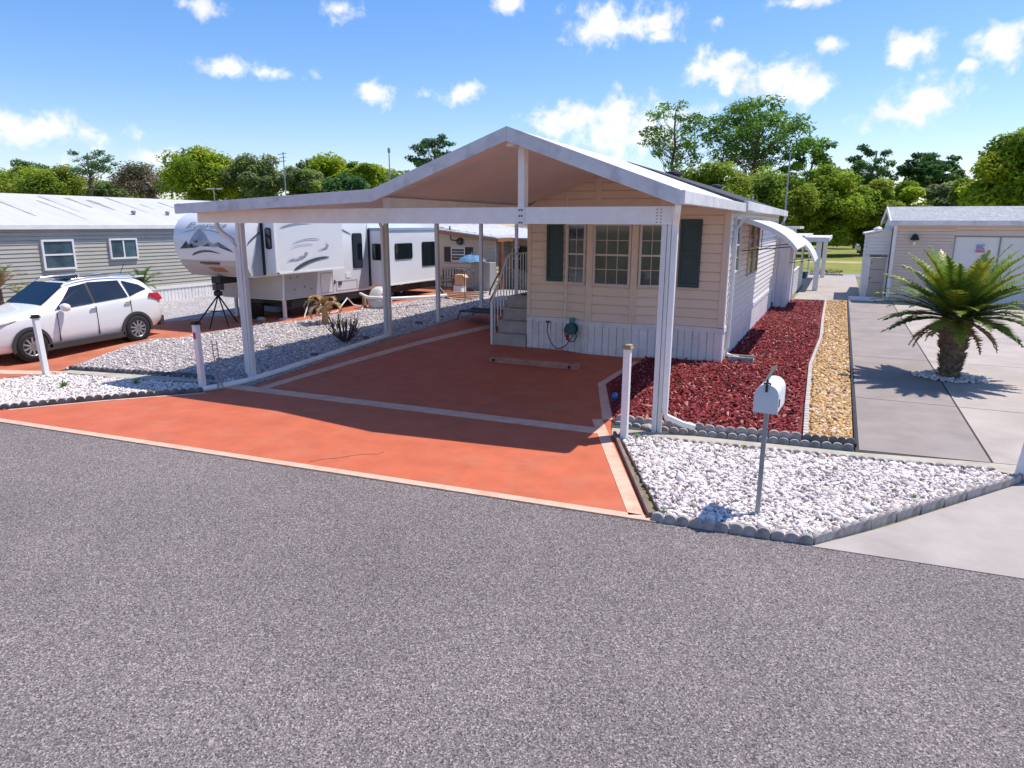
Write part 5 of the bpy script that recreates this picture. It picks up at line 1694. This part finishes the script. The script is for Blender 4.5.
lam = MB().lathe([(.02, 2.86), (.10, 2.80), (.17, 2.62), (.15, 2.60), (.06, 2.60)], (2.68, gy0 - .16, -.08), 12).box(2.64, 2.72, gy0 - .14, gy0 - .0, 2.60, 2.66).build('wall_lamp', BLACK, gh)
MB().lathe([(.05, 2.40), (.055, 2.5), (.05, 2.52)], (2.68, gy0 - .16, -.06), 10).build('lamp_glass', SIGNW, lam)
sg = MB().box(4.82, 5.17, gy0 + .015, gy0 + .032, 2.02, 2.42).build('sign', SIGNW, gh)
mb = MB()
for z, n in ((2.335, 5), (2.27, 4), (2.215, 5)):
    for i in range(n):
        mb.box(4.85 + i * .058, 4.85 + i * .058 + .045, gy0 + .008, gy0 + .0145, z, z + .045)
mb.build('lettering', SIGNB, sg)
MB().box(4.84, 5.15, gy0 + .008, gy0 + .0145, 2.14, 2.19).box(4.84, 5.15, gy0 + .008, gy0 + .0145, 2.07, 2.12).build('red_band', SIGNR, sg)

sh = thing('garden_shed', 'narrow white shed with a tan door beside the garage', 'shed', (1.4, 33.6, 0))
sx0_, sx1_, sy0_ = .98, 1.88, 33.5
mb = siding(MB(), (sx0_, sy0_), (sx1_, sy0_), 1.88, 2.72, (0, -1), lap=.14)
mb.add([(sx0_, sy0_, 2.72), (sx1_, sy0_, 2.72), (sx1_, sy0_, 2.92)], [(0, 1, 2)])
siding(mb, (sx0_, sy0_), (sx0_, 37), 0.02, 2.72, (-1, 0), lap=.2)
mb.box(sx0_, sx0_ + .2, sy0_, sy0_ + .02, .02, 1.88).box(sx1_ - .1, sx1_ - .01, sy0_, sy0_ + .02, .02, 1.88)
mb.build('wall', WSIDE, sh)
d = MB().box(1.19, 1.77, sy0_ - .02, sy0_ + .015, .06, 1.76).build('door', DOORT, sh)
mb = MB()
for z in (.7, 1.25):
    mb.box(1.23, 1.73, sy0_ - .026, sy0_ - .022, z, z + .03)
mb.box(1.23, 1.27, sy0_ - .035, sy0_ - .022, 1.5, 1.6).box(1.22, 1.26, sy0_ - .035, sy0_ - .022, .85, .95)
mb.build('door_hardware', pm('brown_hardware', (.25, .2, .16), .6, var=.1), d)
MB().box(1.15, 1.80, sy0_ - .08, sy0_, 1.80, 1.87).build('lintel', pm('dark_blue_lintel', (.08, .10, .14), .5, var=.1), sh)
MB().prism([(sx0_ - .12, sy0_ - .1, 2.72), (sx1_, sy0_ - .1, 2.93), (sx1_, sy0_ - .1, 3.0), (sx0_ - .12, sy0_ - .1, 2.79)], (0, 3.7, 0)).build('roof', WHITEG, sh)
MB().lathe([(.20, 2.96), (.2, 3.04), (.08, 3.12), (.02, 3.14)], (1.38, 34.2, -.08), 12).build('roof_vent', TANKM, sh)
o = MB().prism([(.5, 32.6, 0), (1.86, 32.75, 0), (1.86, 32.95, 0), (.5, 32.8, 0)], (0, 0, .16)).build('threshold_kerb', WHITE, bevel=.01)
tag(o, 'low white kerb in front of the tan shed door', 'kerb')

# ------------------------------------------------------------------ pergola roof at the end of the path
pg = thing('patio_cover', 'flat white patio cover on square posts at the end of the path', 'patio cover', (-1.5, 42, 0))
zc = at(824.5, 241, Y=36.6).z
MB().box(-3.4, -1.62, 36.9, 47.0, zc + .10, zc + .24).build('roof_panel', WHITEG, pg)
MB().box(-1.60, -.62, 36.4, 46.6, zc, zc + .14).build('roof_panel', WHITEG, pg)
MB().box(-.618, -.53, 36.35, 46.65, zc - .03, zc + .16).build('gutter', WHITE, pg)
MB().box(-1.62, -.62, 36.28, 36.398, zc - .04, zc + .17).build('gutter', WHITE, pg)
for x, y in ((-.95, 36.7), (-.85, 46.2), (-2.9, 46.2)):
    MB().box(x - .12, x + .12, y - .12, y + .12, 0, zc - .002).build('post', WHITE, pg, bevel=.01)
for x in (-1.7, -2.1, -2.5):
    MB().box(x - .05, x + .05, 46.3, 46.4, 0, zc + .09).build('slender_post', WHITE, pg)
o = MB().lathe([(.24, 0), (.26, .03), (.32, .30), (.35, .31), (.35, .36), (.30, .36), (.28, .1)], (-1.95, 45.2, .01), 16).build('planter_pot', GREENP, smooth=True, autosmooth=40)
tag(o, 'dark teal plant pot on the far path', 'plant pot')
t = thing('flower_bed', 'low red flower bed edged with stones at the end of the path', 'flower bed', (-.4, 48.6, 0))
MB().box(-1.7, .3, 48.5, 49.0, 0, .10).build('edge', SCAL, t)
rng = np.random.default_rng(9)
V = []; F = []; C = []
for i in range(160):
    p = np.array([rng.uniform(-1.65, .25), rng.uniform(48.55, 48.95), rng.uniform(.1, .32)]); s = .07
    a = rng.normal(size=3); a /= np.linalg.norm(a); b = np.cross(a, rng.normal(size=3)); b /= np.linalg.norm(b)
    k = len(V); V += [p + a * s, p + b * s, p - a * s]; F.append((k, k + 1, k + 2)); C += [np.array([(.10, .16, .03), (.3, .05, .05), (.2, .12, .06)][i % 3])] * 3
raw_mesh('plants', V, F, LEAF, np.array(C), parent=t)
v = at(859, 249, Y=90)
t = thing('propane_tank', 'white rounded gas tank on the lawn behind the shed', 'tank', (v.x, 90, 0))
MB().lathe([(.05, 0), (.25, .06), (.42, .25), (.46, .45), (.42, .65), (.25, .84), (.05, .9)], (v.x, 90, .2), 18).build('vessel', RVW, t, smooth=True)
MB().box(v.x - .2, v.x + .2, 89.8, 90.2, 0, .26).build('stand', STEEL, t)


# ------------------------------------------------------------------ poles and masts
def mast(x, y, z0, z1, label, dish=False, r=.05):
    t = thing('antenna_mast', label, 'mast', (x, y, z0))
    MB().tube([(x, y, z0), (x, y, z1)], [r, r * .7], 8).build('pole', GALV, t)
    if dish:
        mb = MB()
        for k in range(3):
            mb.tube([(x - .5 + .1 * k, y, z1 - .15 - k * .25), (x + .3 - .05 * k, y, z1 - .1 - k * .25)], .025, 5)
        mb.build('aerial', GALV, t)
    elif dish is False:
        MB().lathe([(r, z1), (r * 1.8, z1 + .05), (r * 1.8, z1 + .3), (r * .5, z1 + .36)], (x, y, 0), 10).build('tip', GALV, t)
    return t


p = at(283, 152, Y=40); mast(p.x, p.y, .38, p.z, 'thin mast with a comb aerial standing before the left trees', True)
p = at(389, 153, Y=40); mast(p.x, p.y, .38, p.z, 'plain grey pole with a small tip left of the gable', False)
p = at(793, 152, Y=36.5); mast(-2.6, 36.5, 0, p.z, 'tall grey antenna mast rising behind the park home roof', None, .045)


# ------------------------------------------------------------------ palms and garden plants
def frond_mesh(V, F, C, base, az, el, L, droop, wid, rng, col, n=16, lift=.28, lw=.026):
    """pinnate frond: arched midrib with paired narrow leaflets"""
    d = np.array([math.cos(az), math.sin(az)]); pts = []
    p = np.array(base, float); e = el; st = L / n
    for i in range(n + 1):
        pts.append(p.copy()); p = p + np.array([d[0] * math.cos(e), d[1] * math.cos(e), math.sin(e)]) * st
        e -= droop / n * (0.4 + 1.2 * i / n)
    side = np.array([-d[1], d[0], 0.0])
    for i in range(n):
        a, b = pts[i], pts[i + 1]; w = .012
        k = len(V); V += [a - side * w, a + side * w, b + side * w, b - side * w]; F += [(k, k + 1, k + 2), (k, k + 2, k + 3)]
        C += [np.array(col) * .9] * 4
    for i in range(2, n * 2):
        f = i / (n * 2); q = f * n; i0 = min(n - 1, int(q)); a = pts[i0] + (pts[i0 + 1] - pts[i0]) * (q - i0)
        tan = pts[i0 + 1] - pts[i0]; tan /= np.linalg.norm(tan)
        upv = np.cross(side, tan); upv *= np.sign(upv[2]) if upv[2] else 1
        l = wid * (math.sin(math.pi * min(1, f * 1.02) ** .75) * .9 + .12)
        for sg in (-1, 1):
            tip = a + side * sg * l * .85 + tan * l * .55 + upv * l * lift + rng.normal(0, .012, 3)
            w = tan * lw
            k = len(V); V += [a - w, a + w, tip]; F.append((k, k + 1, k + 2))
            c = np.array(col) * rng.uniform(.72, 1.3); C += [c, c, c]


def sago(x, y):
    t = thing('sago_palm', 'sago palm with arching green fronds and a rough trunk on the concrete drive', 'palm', (x, y, 0))
    rng = np.random.default_rng(21)
    mb = MB(); N = 26; rows = []
    prof = [(0, .165), (.15, .175), (.4, .20), (.7, .235), (.95, .27), (1.15, .27), (1.32, .21), (1.40, .12)]
    mb.lathe([(r, z) for z, r in prof], (x, y, 0), 24)
    for i in range(420):
        z = rng.uniform(.03, 1.3); a = rng.uniform(0, 2 * math.pi)
        r = np.interp(z, [q[0] for q in prof], [q[1] for q in prof])
        c = Vector((x + math.cos(a) * r, y + math.sin(a) * r, z)); o_ = Vector((math.cos(a), math.sin(a), .55)).normalized(); s_ = Vector((-math.sin(a), math.cos(a), 0)); l = rng.uniform(.05, .10); w = rng.uniform(.018, .035)
        tip = c + o_ * l
        mb.add([c - s_ * w, c + s_ * w, tip, c + Vector((0, 0, -w * 1.4))], [(0, 1, 2), (0, 2, 3), (1, 3, 2)])
    mb.build('trunk', STALK, t)
    cols = [(.30, .37, .035), (.19, .28, .03), (.36, .39, .05), (.14, .22, .03)]
    for i in range(74):
        f = i / 73
        el = R(78 - 76 * f ** .75) + rng.normal(0, .05)
        az = i * 2.39996 + rng.normal(0, .12)
        L = 1.22 + .36 * math.sin(math.pi * (.25 + .6 * f)) + rng.normal(0, .06)
        V = []; F = []; C = []
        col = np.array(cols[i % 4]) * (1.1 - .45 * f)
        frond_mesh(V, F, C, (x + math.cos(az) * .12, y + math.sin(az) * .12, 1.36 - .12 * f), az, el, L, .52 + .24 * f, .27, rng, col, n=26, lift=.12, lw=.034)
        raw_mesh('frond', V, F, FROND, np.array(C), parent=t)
    for i in range(12):
        az = rng.uniform(0, 6.28); V = []; F = []; C = []
        frond_mesh(V, F, C, (x + math.cos(az) * .2, y + math.sin(az) * .2, 1.2), az, R(-25), .85, .9, .14, rng, (.26, .17, .08), n=10)
        raw_mesh('dry_frond', V, F, FROND, np.array(C), parent=t)
    rpos = [(x + .62 * math.sqrt(rng.uniform(0, 1)) * math.cos(a), y + .5 * math.sqrt(rng.uniform(0, 1)) * math.sin(a)) for a in rng.uniform(0, 6.28, 10)]
    ring = [(x + .66 * math.cos(a), y + .5 * math.sin(a)) for a in np.linspace(0, 6.28, 25)[:-1]]
    scatter('white_stones', ring, 420, .035, [(.9, .9, .92), (.7, .7, .72), (1, 1, 1)], STONEM, 31, .03)


sago(2.29, 16.55)


def small_palm(px, py_base, X, h, n, L, label, colr, seed, drp=1.2, trunk_r=.07, trunk_m=STALK):
    v = at(px, py_base, X=X); x, y = v.x, v.y; z0 = zgf(x, y)
    t = thing('small_palm', label, 'palm', (x, y, z0))
    rng = np.random.default_rng(seed)
    MB().tube([(x, y, z0), (x + .03, y, z0 + h * .5), (x - .02, y, z0 + h)], [trunk_r * 1.3, trunk_r, trunk_r * 1.1], 9).build('trunk', trunk_m, t)
    for i in range(n):
        V = []; F = []; C = []
        az = i * 2.4 + rng.normal(0, .2)
        frond_mesh(V, F, C, (x, y, z0 + h), az, R(rng.uniform(15, 75)), L * rng.uniform(.8, 1.15), drp, L * .2, rng, colr[i % len(colr)], n=10)
        raw_mesh('frond', V, F, FROND, np.array(C), parent=t)


small_palm(3, 316, -20.6, 1.25, 16, 1.0, 'small palm with half dried fronds at the far left edge', [(.14, .17, .03), (.36, .28, .16), (.40, .30, .18)], 41)
small_palm(27, 309, -20.8, .75, 12, .7, 'short leaning palm with yellow green fronds beside the dried palm', [(.16, .19, .03), (.22, .20, .05)], 42)
small_palm(143, 297, -20.9, .75, 16, .85, 'small green palm behind the roof of the white car', [(.08, .18, .03), (.12, .22, .04)], 43)
small_palm(325, 324, -13.25, .50, 16, .74, 'dead brown palm stump with drooping dry fronds in the gravel', [(.46, .29, .12), (.40, .25, .11), (.52, .36, .18)], 44, drp=3.1, trunk_r=.085, trunk_m=DRY)

t = thing('bare_shrub', 'leafless dark shrub in the gravel beside the carport', 'shrub', (-11.05, 13.75, zgf(-11.05, 13.75)))
rng = np.random.default_rng(55)
mb = MB(); zb_ = zgf(-11.05, 13.75)
for i in range(34):
    a = rng.uniform(0, 6.28); e_ = rng.uniform(.5, 1.4); L = rng.uniform(.5, .82)
    p0 = Vector((-11.05 + .06 * math.cos(a), 13.75 + .06 * math.sin(a), zb_)); d_ = Vector((math.cos(a) * math.cos(e_), math.sin(a) * math.cos(e_), math.sin(e_)))
    p1 = p0 + d_ * L * .6; p2 = p1 + (d_ + Vector((0, 0, .5))).normalized() * L * .4
    mb.tube([p0, p1, p2], [.014, .010, .006], 5)
    for s in (-1, 1):
        q = p1 + Vector((rng.normal(0, .06), rng.normal(0, .06), L * .35)); mb.tube([p1, q], [.008, .005], 4)
mb.build('stems', pm('dark_twig', (.10, .06, .055), .9, var=.3), t)
V = []; F = []; C = []
for i in range(90):
    p = np.array([-11.05 + rng.normal(0, .14), 13.75 + rng.normal(0, .14), zb_ + rng.uniform(.02, .2)]); a = rng.normal(size=3); a /= np.linalg.norm(a); b = np.cross(a, rng.normal(size=3)); b /= np.linalg.norm(b)
    k = len(V); V += [p + a * .045, p + b * .02, p - a * .045]; F.append((k, k + 1, k + 2)); C += [np.array((.06, .035, .04))] * 3
raw_mesh('leaves', V, F, LEAF, np.array(C), parent=t)


# ------------------------------------------------------------------ trees
def limb_path(p0, p1, rng, n=6, wob=.06, lift=.0):
    p0 = np.array(p0, float); p1 = np.array(p1, float); L = np.linalg.norm(p1 - p0)
    out = []
    for i in range(n + 1):
        f = i / n
        q = p0 + (p1 - p0) * f
        if 0 < i < n:
            q = q + rng.normal(0, wob * L, 3) * np.array([1, 1, .5])
        q[2] += lift * L * math.sin(math.pi * f)
        out.append(q)
    return out


def tree(label, px, top, bottom, D, width_px, kind, cols, seed, group, clumps=40, leaves=160, leaf=.30, trunk_lean=0.0, crown_lo=.25, category='tree', bark=None, ground_z=None, gap=0.0, name=None):
    """px: image column of the trunk; top/bottom: rows of crown top and of the crown's lowest leaves; D: distance along Y.
    Everything is then built at its true size where it stands."""
    rng = np.random.default_rng(seed)
    leaves = int(leaves * 1.5); leaf *= .84
    if kind != 'pine_tree':
        clumps = int(clumps * 1.35)
    T = at(px, top, Y=D); B = at(px, bottom, Y=D)
    depth = abs((np.array(T) - np.array([0, 0, CAM_H])) @ CAM_D)
    W = width_px / FPX * depth
    gz = .2 if T.x < -12 else 0.0
    base = np.array([B.x, D, gz]); ztop = T.z; zlo = max(gz + .3, B.z)
    t = thing(name or kind, label, category, tuple(base), group=group)
    Hc = ztop - zlo
    ctr = np.array([B.x, D, (ztop + zlo) / 2])
    cl = []
    tries = 0
    while len(cl) < clumps and tries < 4000:
        tries += 1
        u = rng.normal(size=3); u /= np.linalg.norm(u)
        r = rng.uniform(.25, 1) ** .6
        q = u * r
        if kind == 'pine_tree' and q[2] < -.75:
            continue
        shape = 1.0
        if kind != 'pine_tree':
            shape = 1.0 if q[2] > -.2 else .92
        c = ctr + q * np.array([W / 2 * shape * .86, W / 2 * .8, Hc / 2 * .88])
        rad = W * rng.uniform(.085, .165) if kind != 'pine_tree' else W * rng.uniform(.05, .095)
        rad = min(rad, Hc * .3)
        if gap and any(np.linalg.norm(c - c2) < gap * (rad + r2) for c2, r2 in cl):
            continue
        cl.append((c, rad))
    # trunk and limbs
    tr = MB()
    lean = np.array([trunk_lean * Hc, 0, 0])
    tt = np.array([B.x, D, zlo + Hc * (.82 if kind == 'pine_tree' else .55)]) + lean * .3
    b0 = base - lean * .6
    r0 = max(.10, min(.30, .014 * (ztop - gz) + .05))
    tp = limb_path(b0, tt, rng, 8, .012)
    tr.tube([tuple(q) for q in tp], [r0 * (1.25 - .95 * i / 8) for i in range(9)], 9)
    for c, rad in cl:
        if rng.uniform() < (1.0 if kind == 'pine_tree' else .55):
            f = np.clip((c[2] - b0[2]) / max(.1, tt[2] - b0[2]) - rng.uniform(.10, .25), .35, .97)
            k = min(7, int(f * 8)); s = tp[k] + (tp[k + 1] - tp[k]) * (f * 8 - k)
            lp = limb_path(s, c, rng, 5, .05, -.05)
            rr_ = r0 * .34 * (1 - f * .55)
            tr.tube([tuple(q) for q in lp], [rr_ * (1 - .75 * i / 5) for i in range(6)], 5)
    tr.build('trunk', bark or BARK, t)
    # foliage
    n_tot = sum(max(30, int(leaves * (rad / (W * .11)) ** 2)) for c, rad in cl)
    V = np.zeros((n_tot, 4, 3)); C = np.zeros((n_tot, 3)); i0 = 0
    pal = np.array(cols)
    for c, rad in cl:
        n = max(30, int(leaves * (rad / (W * .11)) ** 2))
        u = rng.normal(size=(n, 3)); u /= np.linalg.norm(u, axis=1)[:, None]
        rr_ = rad * rng.uniform(.35, 1.12, n) ** .8
        flat = np.array([1.15, 1.15, .62 if kind == 'pine_tree' else .78])
        P = c + u * rr_[:, None] * flat
        nr = u * .55 + np.array([0, 0, .8]) + rng.normal(0, .5, (n, 3)); nr /= np.linalg.norm(nr, axis=1)[:, None]
        a = np.cross(nr, rng.normal(size=(n, 3))); a /= np.linalg.norm(a, axis=1)[:, None]
        b = np.cross(nr, a)
        s = leaf * rng.uniform(.55, 1.25, n)[:, None]
        el_ = 1.0 if kind != 'pine_tree' else 1.25
        V[i0:i0 + n, 0] = P + a * s * el_; V[i0:i0 + n, 1] = P + b * s * .5 + a * s * .1
        V[i0:i0 + n, 2] = P - a * s * el_; V[i0:i0 + n, 3] = P - b * s * .5 - a * s * .1
        base_c = pal[rng.integers(0, len(pal))] * rng.uniform(.8, 1.25)
        C[i0:i0 + n] = base_c * rng.uniform(.7, 1.35, (n, 1))
        i0 += n
    F = np.arange(n_tot * 4).reshape(-1, 4)
    raw_mesh('crown', V.reshape(-1, 3), F, LEAF, np.repeat(C, 4, 0), parent=t)
    return t


OLV = [(0.235, 0.326, 0.037), (0.293, 0.37, 0.043), (0.165, 0.259, 0.037), (0.322, 0.381, 0.053)]
BRI = [(0.33, 0.427, 0.033), (0.405, 0.474, 0.037), (0.267, 0.37, 0.033), (0.191, 0.289, 0.033)]
DRK = [(0.099, 0.192, 0.058), (0.131, 0.234, 0.074), (0.071, 0.151, 0.049)]
GRY = [(0.225, 0.288, 0.101), (0.269, 0.324, 0.131), (0.168, 0.231, 0.084), (0.235, 0.33, 0.071)]
PIN = [(0.139, 0.271, 0.046), (0.184, 0.319, 0.052), (0.096, 0.201, 0.042), (0.209, 0.352, 0.056)]
BRN = [(0.297, 0.242, 0.176), (0.253, 0.22, 0.149), (0.209, 0.215, 0.11)]
GL, GR_ = 'trees beyond the white metal roof', 'trees behind the park home and lawn'
# left side
tree('olive green bushy tree at the far left behind the white roof', 14, 168, 205, 62, 78, 'broadleaf_tree', OLV, 101, GL, 34, 150, .26)
tree('wide olive tree left of the lone flat topped pine', 58, 163, 206, 64, 74, 'broadleaf_tree', OLV, 102, GL, 34, 150, .26)
tree('dark thin treetop poking above the far left bushes', 34, 157, 185, 80, 46, 'broadleaf_tree', DRK, 103, GL, 14, 110, .26)
tree('flat topped pine with bare trunk rising over the white roof', 91, 146, 182, 58, 56, 'pine_tree', DRK, 104, GL, 34, 110, .16, bark=BARKP, gap=.45)
tree('greyish low tree right of the flat topped pine', 108, 180, 205, 66, 44, 'broadleaf_tree', GRY, 105, GL, 18, 140, .26)
tree('brownish thinly leafed tree left of the tallest left oak', 142, 163, 202, 62, 62, 'broadleaf_tree', BRN, 106, GL, 26, 110, .2)
tree('tall bright yellow green oak behind the camper', 205, 141, 205, 64, 86, 'broadleaf_tree', BRI, 107, GL, 54, 170, .26)
tree('dull green oak between the bright oak and the comb aerial', 258, 155, 205, 66, 62, 'broadleaf_tree', GRY, 108, GL, 40, 160, .26)
tree('grey green round tree beside the comb aerial mast', 303, 160, 205, 63, 48, 'broadleaf_tree', GRY, 109, GL, 32, 160, .24)
tree('bright green oak left of the plain grey pole', 334, 152, 200, 70, 70, 'broadleaf_tree', BRI, 110, GL, 40, 160, .26)
tree('bright bushy tree just behind the plain grey pole', 366, 157, 195, 68, 46, 'broadleaf_tree', BRI, 111, GL, 28, 150, .26)
tree('dark low tree peeping over the flat carport roof', 347, 176, 205, 60, 56, 'broadleaf_tree', DRK, 112, GL, 22, 150, .26)
tree('dark round pine above the left slope of the carport gable', 436, 133, 176, 74, 62, 'pine_tree', DRK, 113, GL, 46, 130, .2, bark=BARKP, gap=.4)
# right side
tree('tall airy pine with open branches left of the big pine', 672, 97, 182, 98, 92, 'pine_tree', PIN, 201, GR_, 50, 120, .25, bark=BARKP, gap=.55)
tree('biggest pine with a broad crown and visible trunk', 752, 91, 182, 100, 122, 'pine_tree', PIN, 202, GR_, 110, 140, .27, bark=BARKP, gap=.42)
tree('green pine leaning right of the biggest pine', 808, 132, 205, 104, 72, 'pine_tree', PIN, 203, GR_, 52, 120, .3, bark=BARKP, gap=.4)
tree('leafy green oak behind the antenna mast', 766, 160, 246, 76, 92, 'broadleaf_tree', OLV, 204, GR_, 64, 170, .25)
tree('leafy bright oak right of the antenna mast', 824, 165, 247, 80, 84, 'broadleaf_tree', BRI, 205, GR_, 64, 170, .25)
tree('dense olive tree over the second dark roof vent', 712, 160, 230, 70, 88, 'broadleaf_tree', OLV, 206, GR_, 42, 170, .25)
tree('dense bush at the edge of the far lawn', 800, 200, 243, 95, 70, 'broadleaf_tree', OLV, 207, GR_, 30, 170, .34)
tree('open dark tree leaning right above the lawn', 868, 141, 196, 108, 60, 'pine_tree', DRK, 208, GR_, 44, 100, .28, gap=.5, trunk_lean=.22)
tree('dark green rounded pine above the garage roof', 929, 146, 202, 110, 68, 'pine_tree', DRK, 209, GR_, 70, 140, .32, bark=BARKP, gap=.34)
tree('low green tree beside the shed roof', 862, 176, 247, 84, 70, 'broadleaf_tree', OLV, 210, GR_, 34, 180, .3)
tree('low bright tree just left of the garage roof', 903, 184, 240, 86, 56, 'broadleaf_tree', BRI, 211, GR_, 28, 170, .3)
tree('low grey green tree behind the garage ridge', 948, 177, 235, 90, 60, 'broadleaf_tree', GRY, 212, GR_, 28, 160, .3)
tree('large yellow green oak at the right edge', 1011, 126, 235, 62, 100, 'broadleaf_tree', BRI, 213, GR_, 64, 190, .26)
tree('second yellow green oak mostly beyond the right edge', 1046, 118, 230, 66, 84, 'broadleaf_tree', BRI, 214, GR_, 50, 180, .26)
tree('small olive tree between the garage ridge and the big oak', 975, 168, 232, 74, 50, 'broadleaf_tree', OLV, 215, GR_, 28, 170, .27)


def woods(name, label, px0, px1, D, top, bottom, cols, seed, n=9000, leaf=.42):
    """a far-off wood that reads as one mass of foliage"""
    rng = np.random.default_rng(seed)
    A = at(px0, 230, Y=D); B = at(px1, 230, Y=D)
    zt = at((px0 + px1) / 2, top, Y=D).z; zb = max(.2, at((px0 + px1) / 2, bottom, Y=D).z)
    nc = 70
    cx = rng.uniform(A.x, B.x, nc); cy = D + rng.uniform(-3, 3, nc); cz = zb + (zt - zb) * rng.uniform(0, 1, nc) ** .8 * (.75 + .25 * np.sin(cx * .35 + seed))
    cr = (zt - zb) * rng.uniform(.16, .30, nc)
    k = rng.integers(0, nc, n)
    u = rng.normal(size=(n, 3)); u /= np.linalg.norm(u, axis=1)[:, None]
    P = np.stack([cx, cy, cz], 1)[k] + u * (cr[k] * rng.uniform(.4, 1.1, n))[:, None] * np.array([1.3, 1.1, .8])
    P[:, 2] = np.maximum(P[:, 2], .1)
    nr = u * .55 + np.array([0, 0, .8]) + rng.normal(0, .5, (n, 3)); nr /= np.linalg.norm(nr, axis=1)[:, None]
    a = np.cross(nr, rng.normal(size=(n, 3))); a /= np.linalg.norm(a, axis=1)[:, None]; b = np.cross(nr, a)
    sz = leaf * rng.uniform(.6, 1.25, n)[:, None]
    V = np.stack([P + a * sz, P + b * sz * .5, P - a * sz, P - b * sz * .5], 1).reshape(-1, 3)
    pal = np.array(cols)[rng.integers(0, len(cols), nc)] * rng.uniform(.8, 1.2, (nc, 1))
    C = pal[k] * rng.uniform(.75, 1.3, (n, 1))
    o = raw_mesh(name, V, np.arange(n * 4).reshape(-1, 4), LEAF, np.repeat(C, 4, 0))
    o['label'] = label; o['category'] = 'woods'; o['kind'] = 'stuff'


woods('distant_woods', 'far band of mixed green woods beyond the left roofs', -30, 410, 92, 166, 214, OLV + GRY, 301, 22000)
woods('distant_woods', 'far green woods beyond the lawn and garage', 690, 1060, 124, 178, 247, OLV + BRI, 302, 20000, .5)
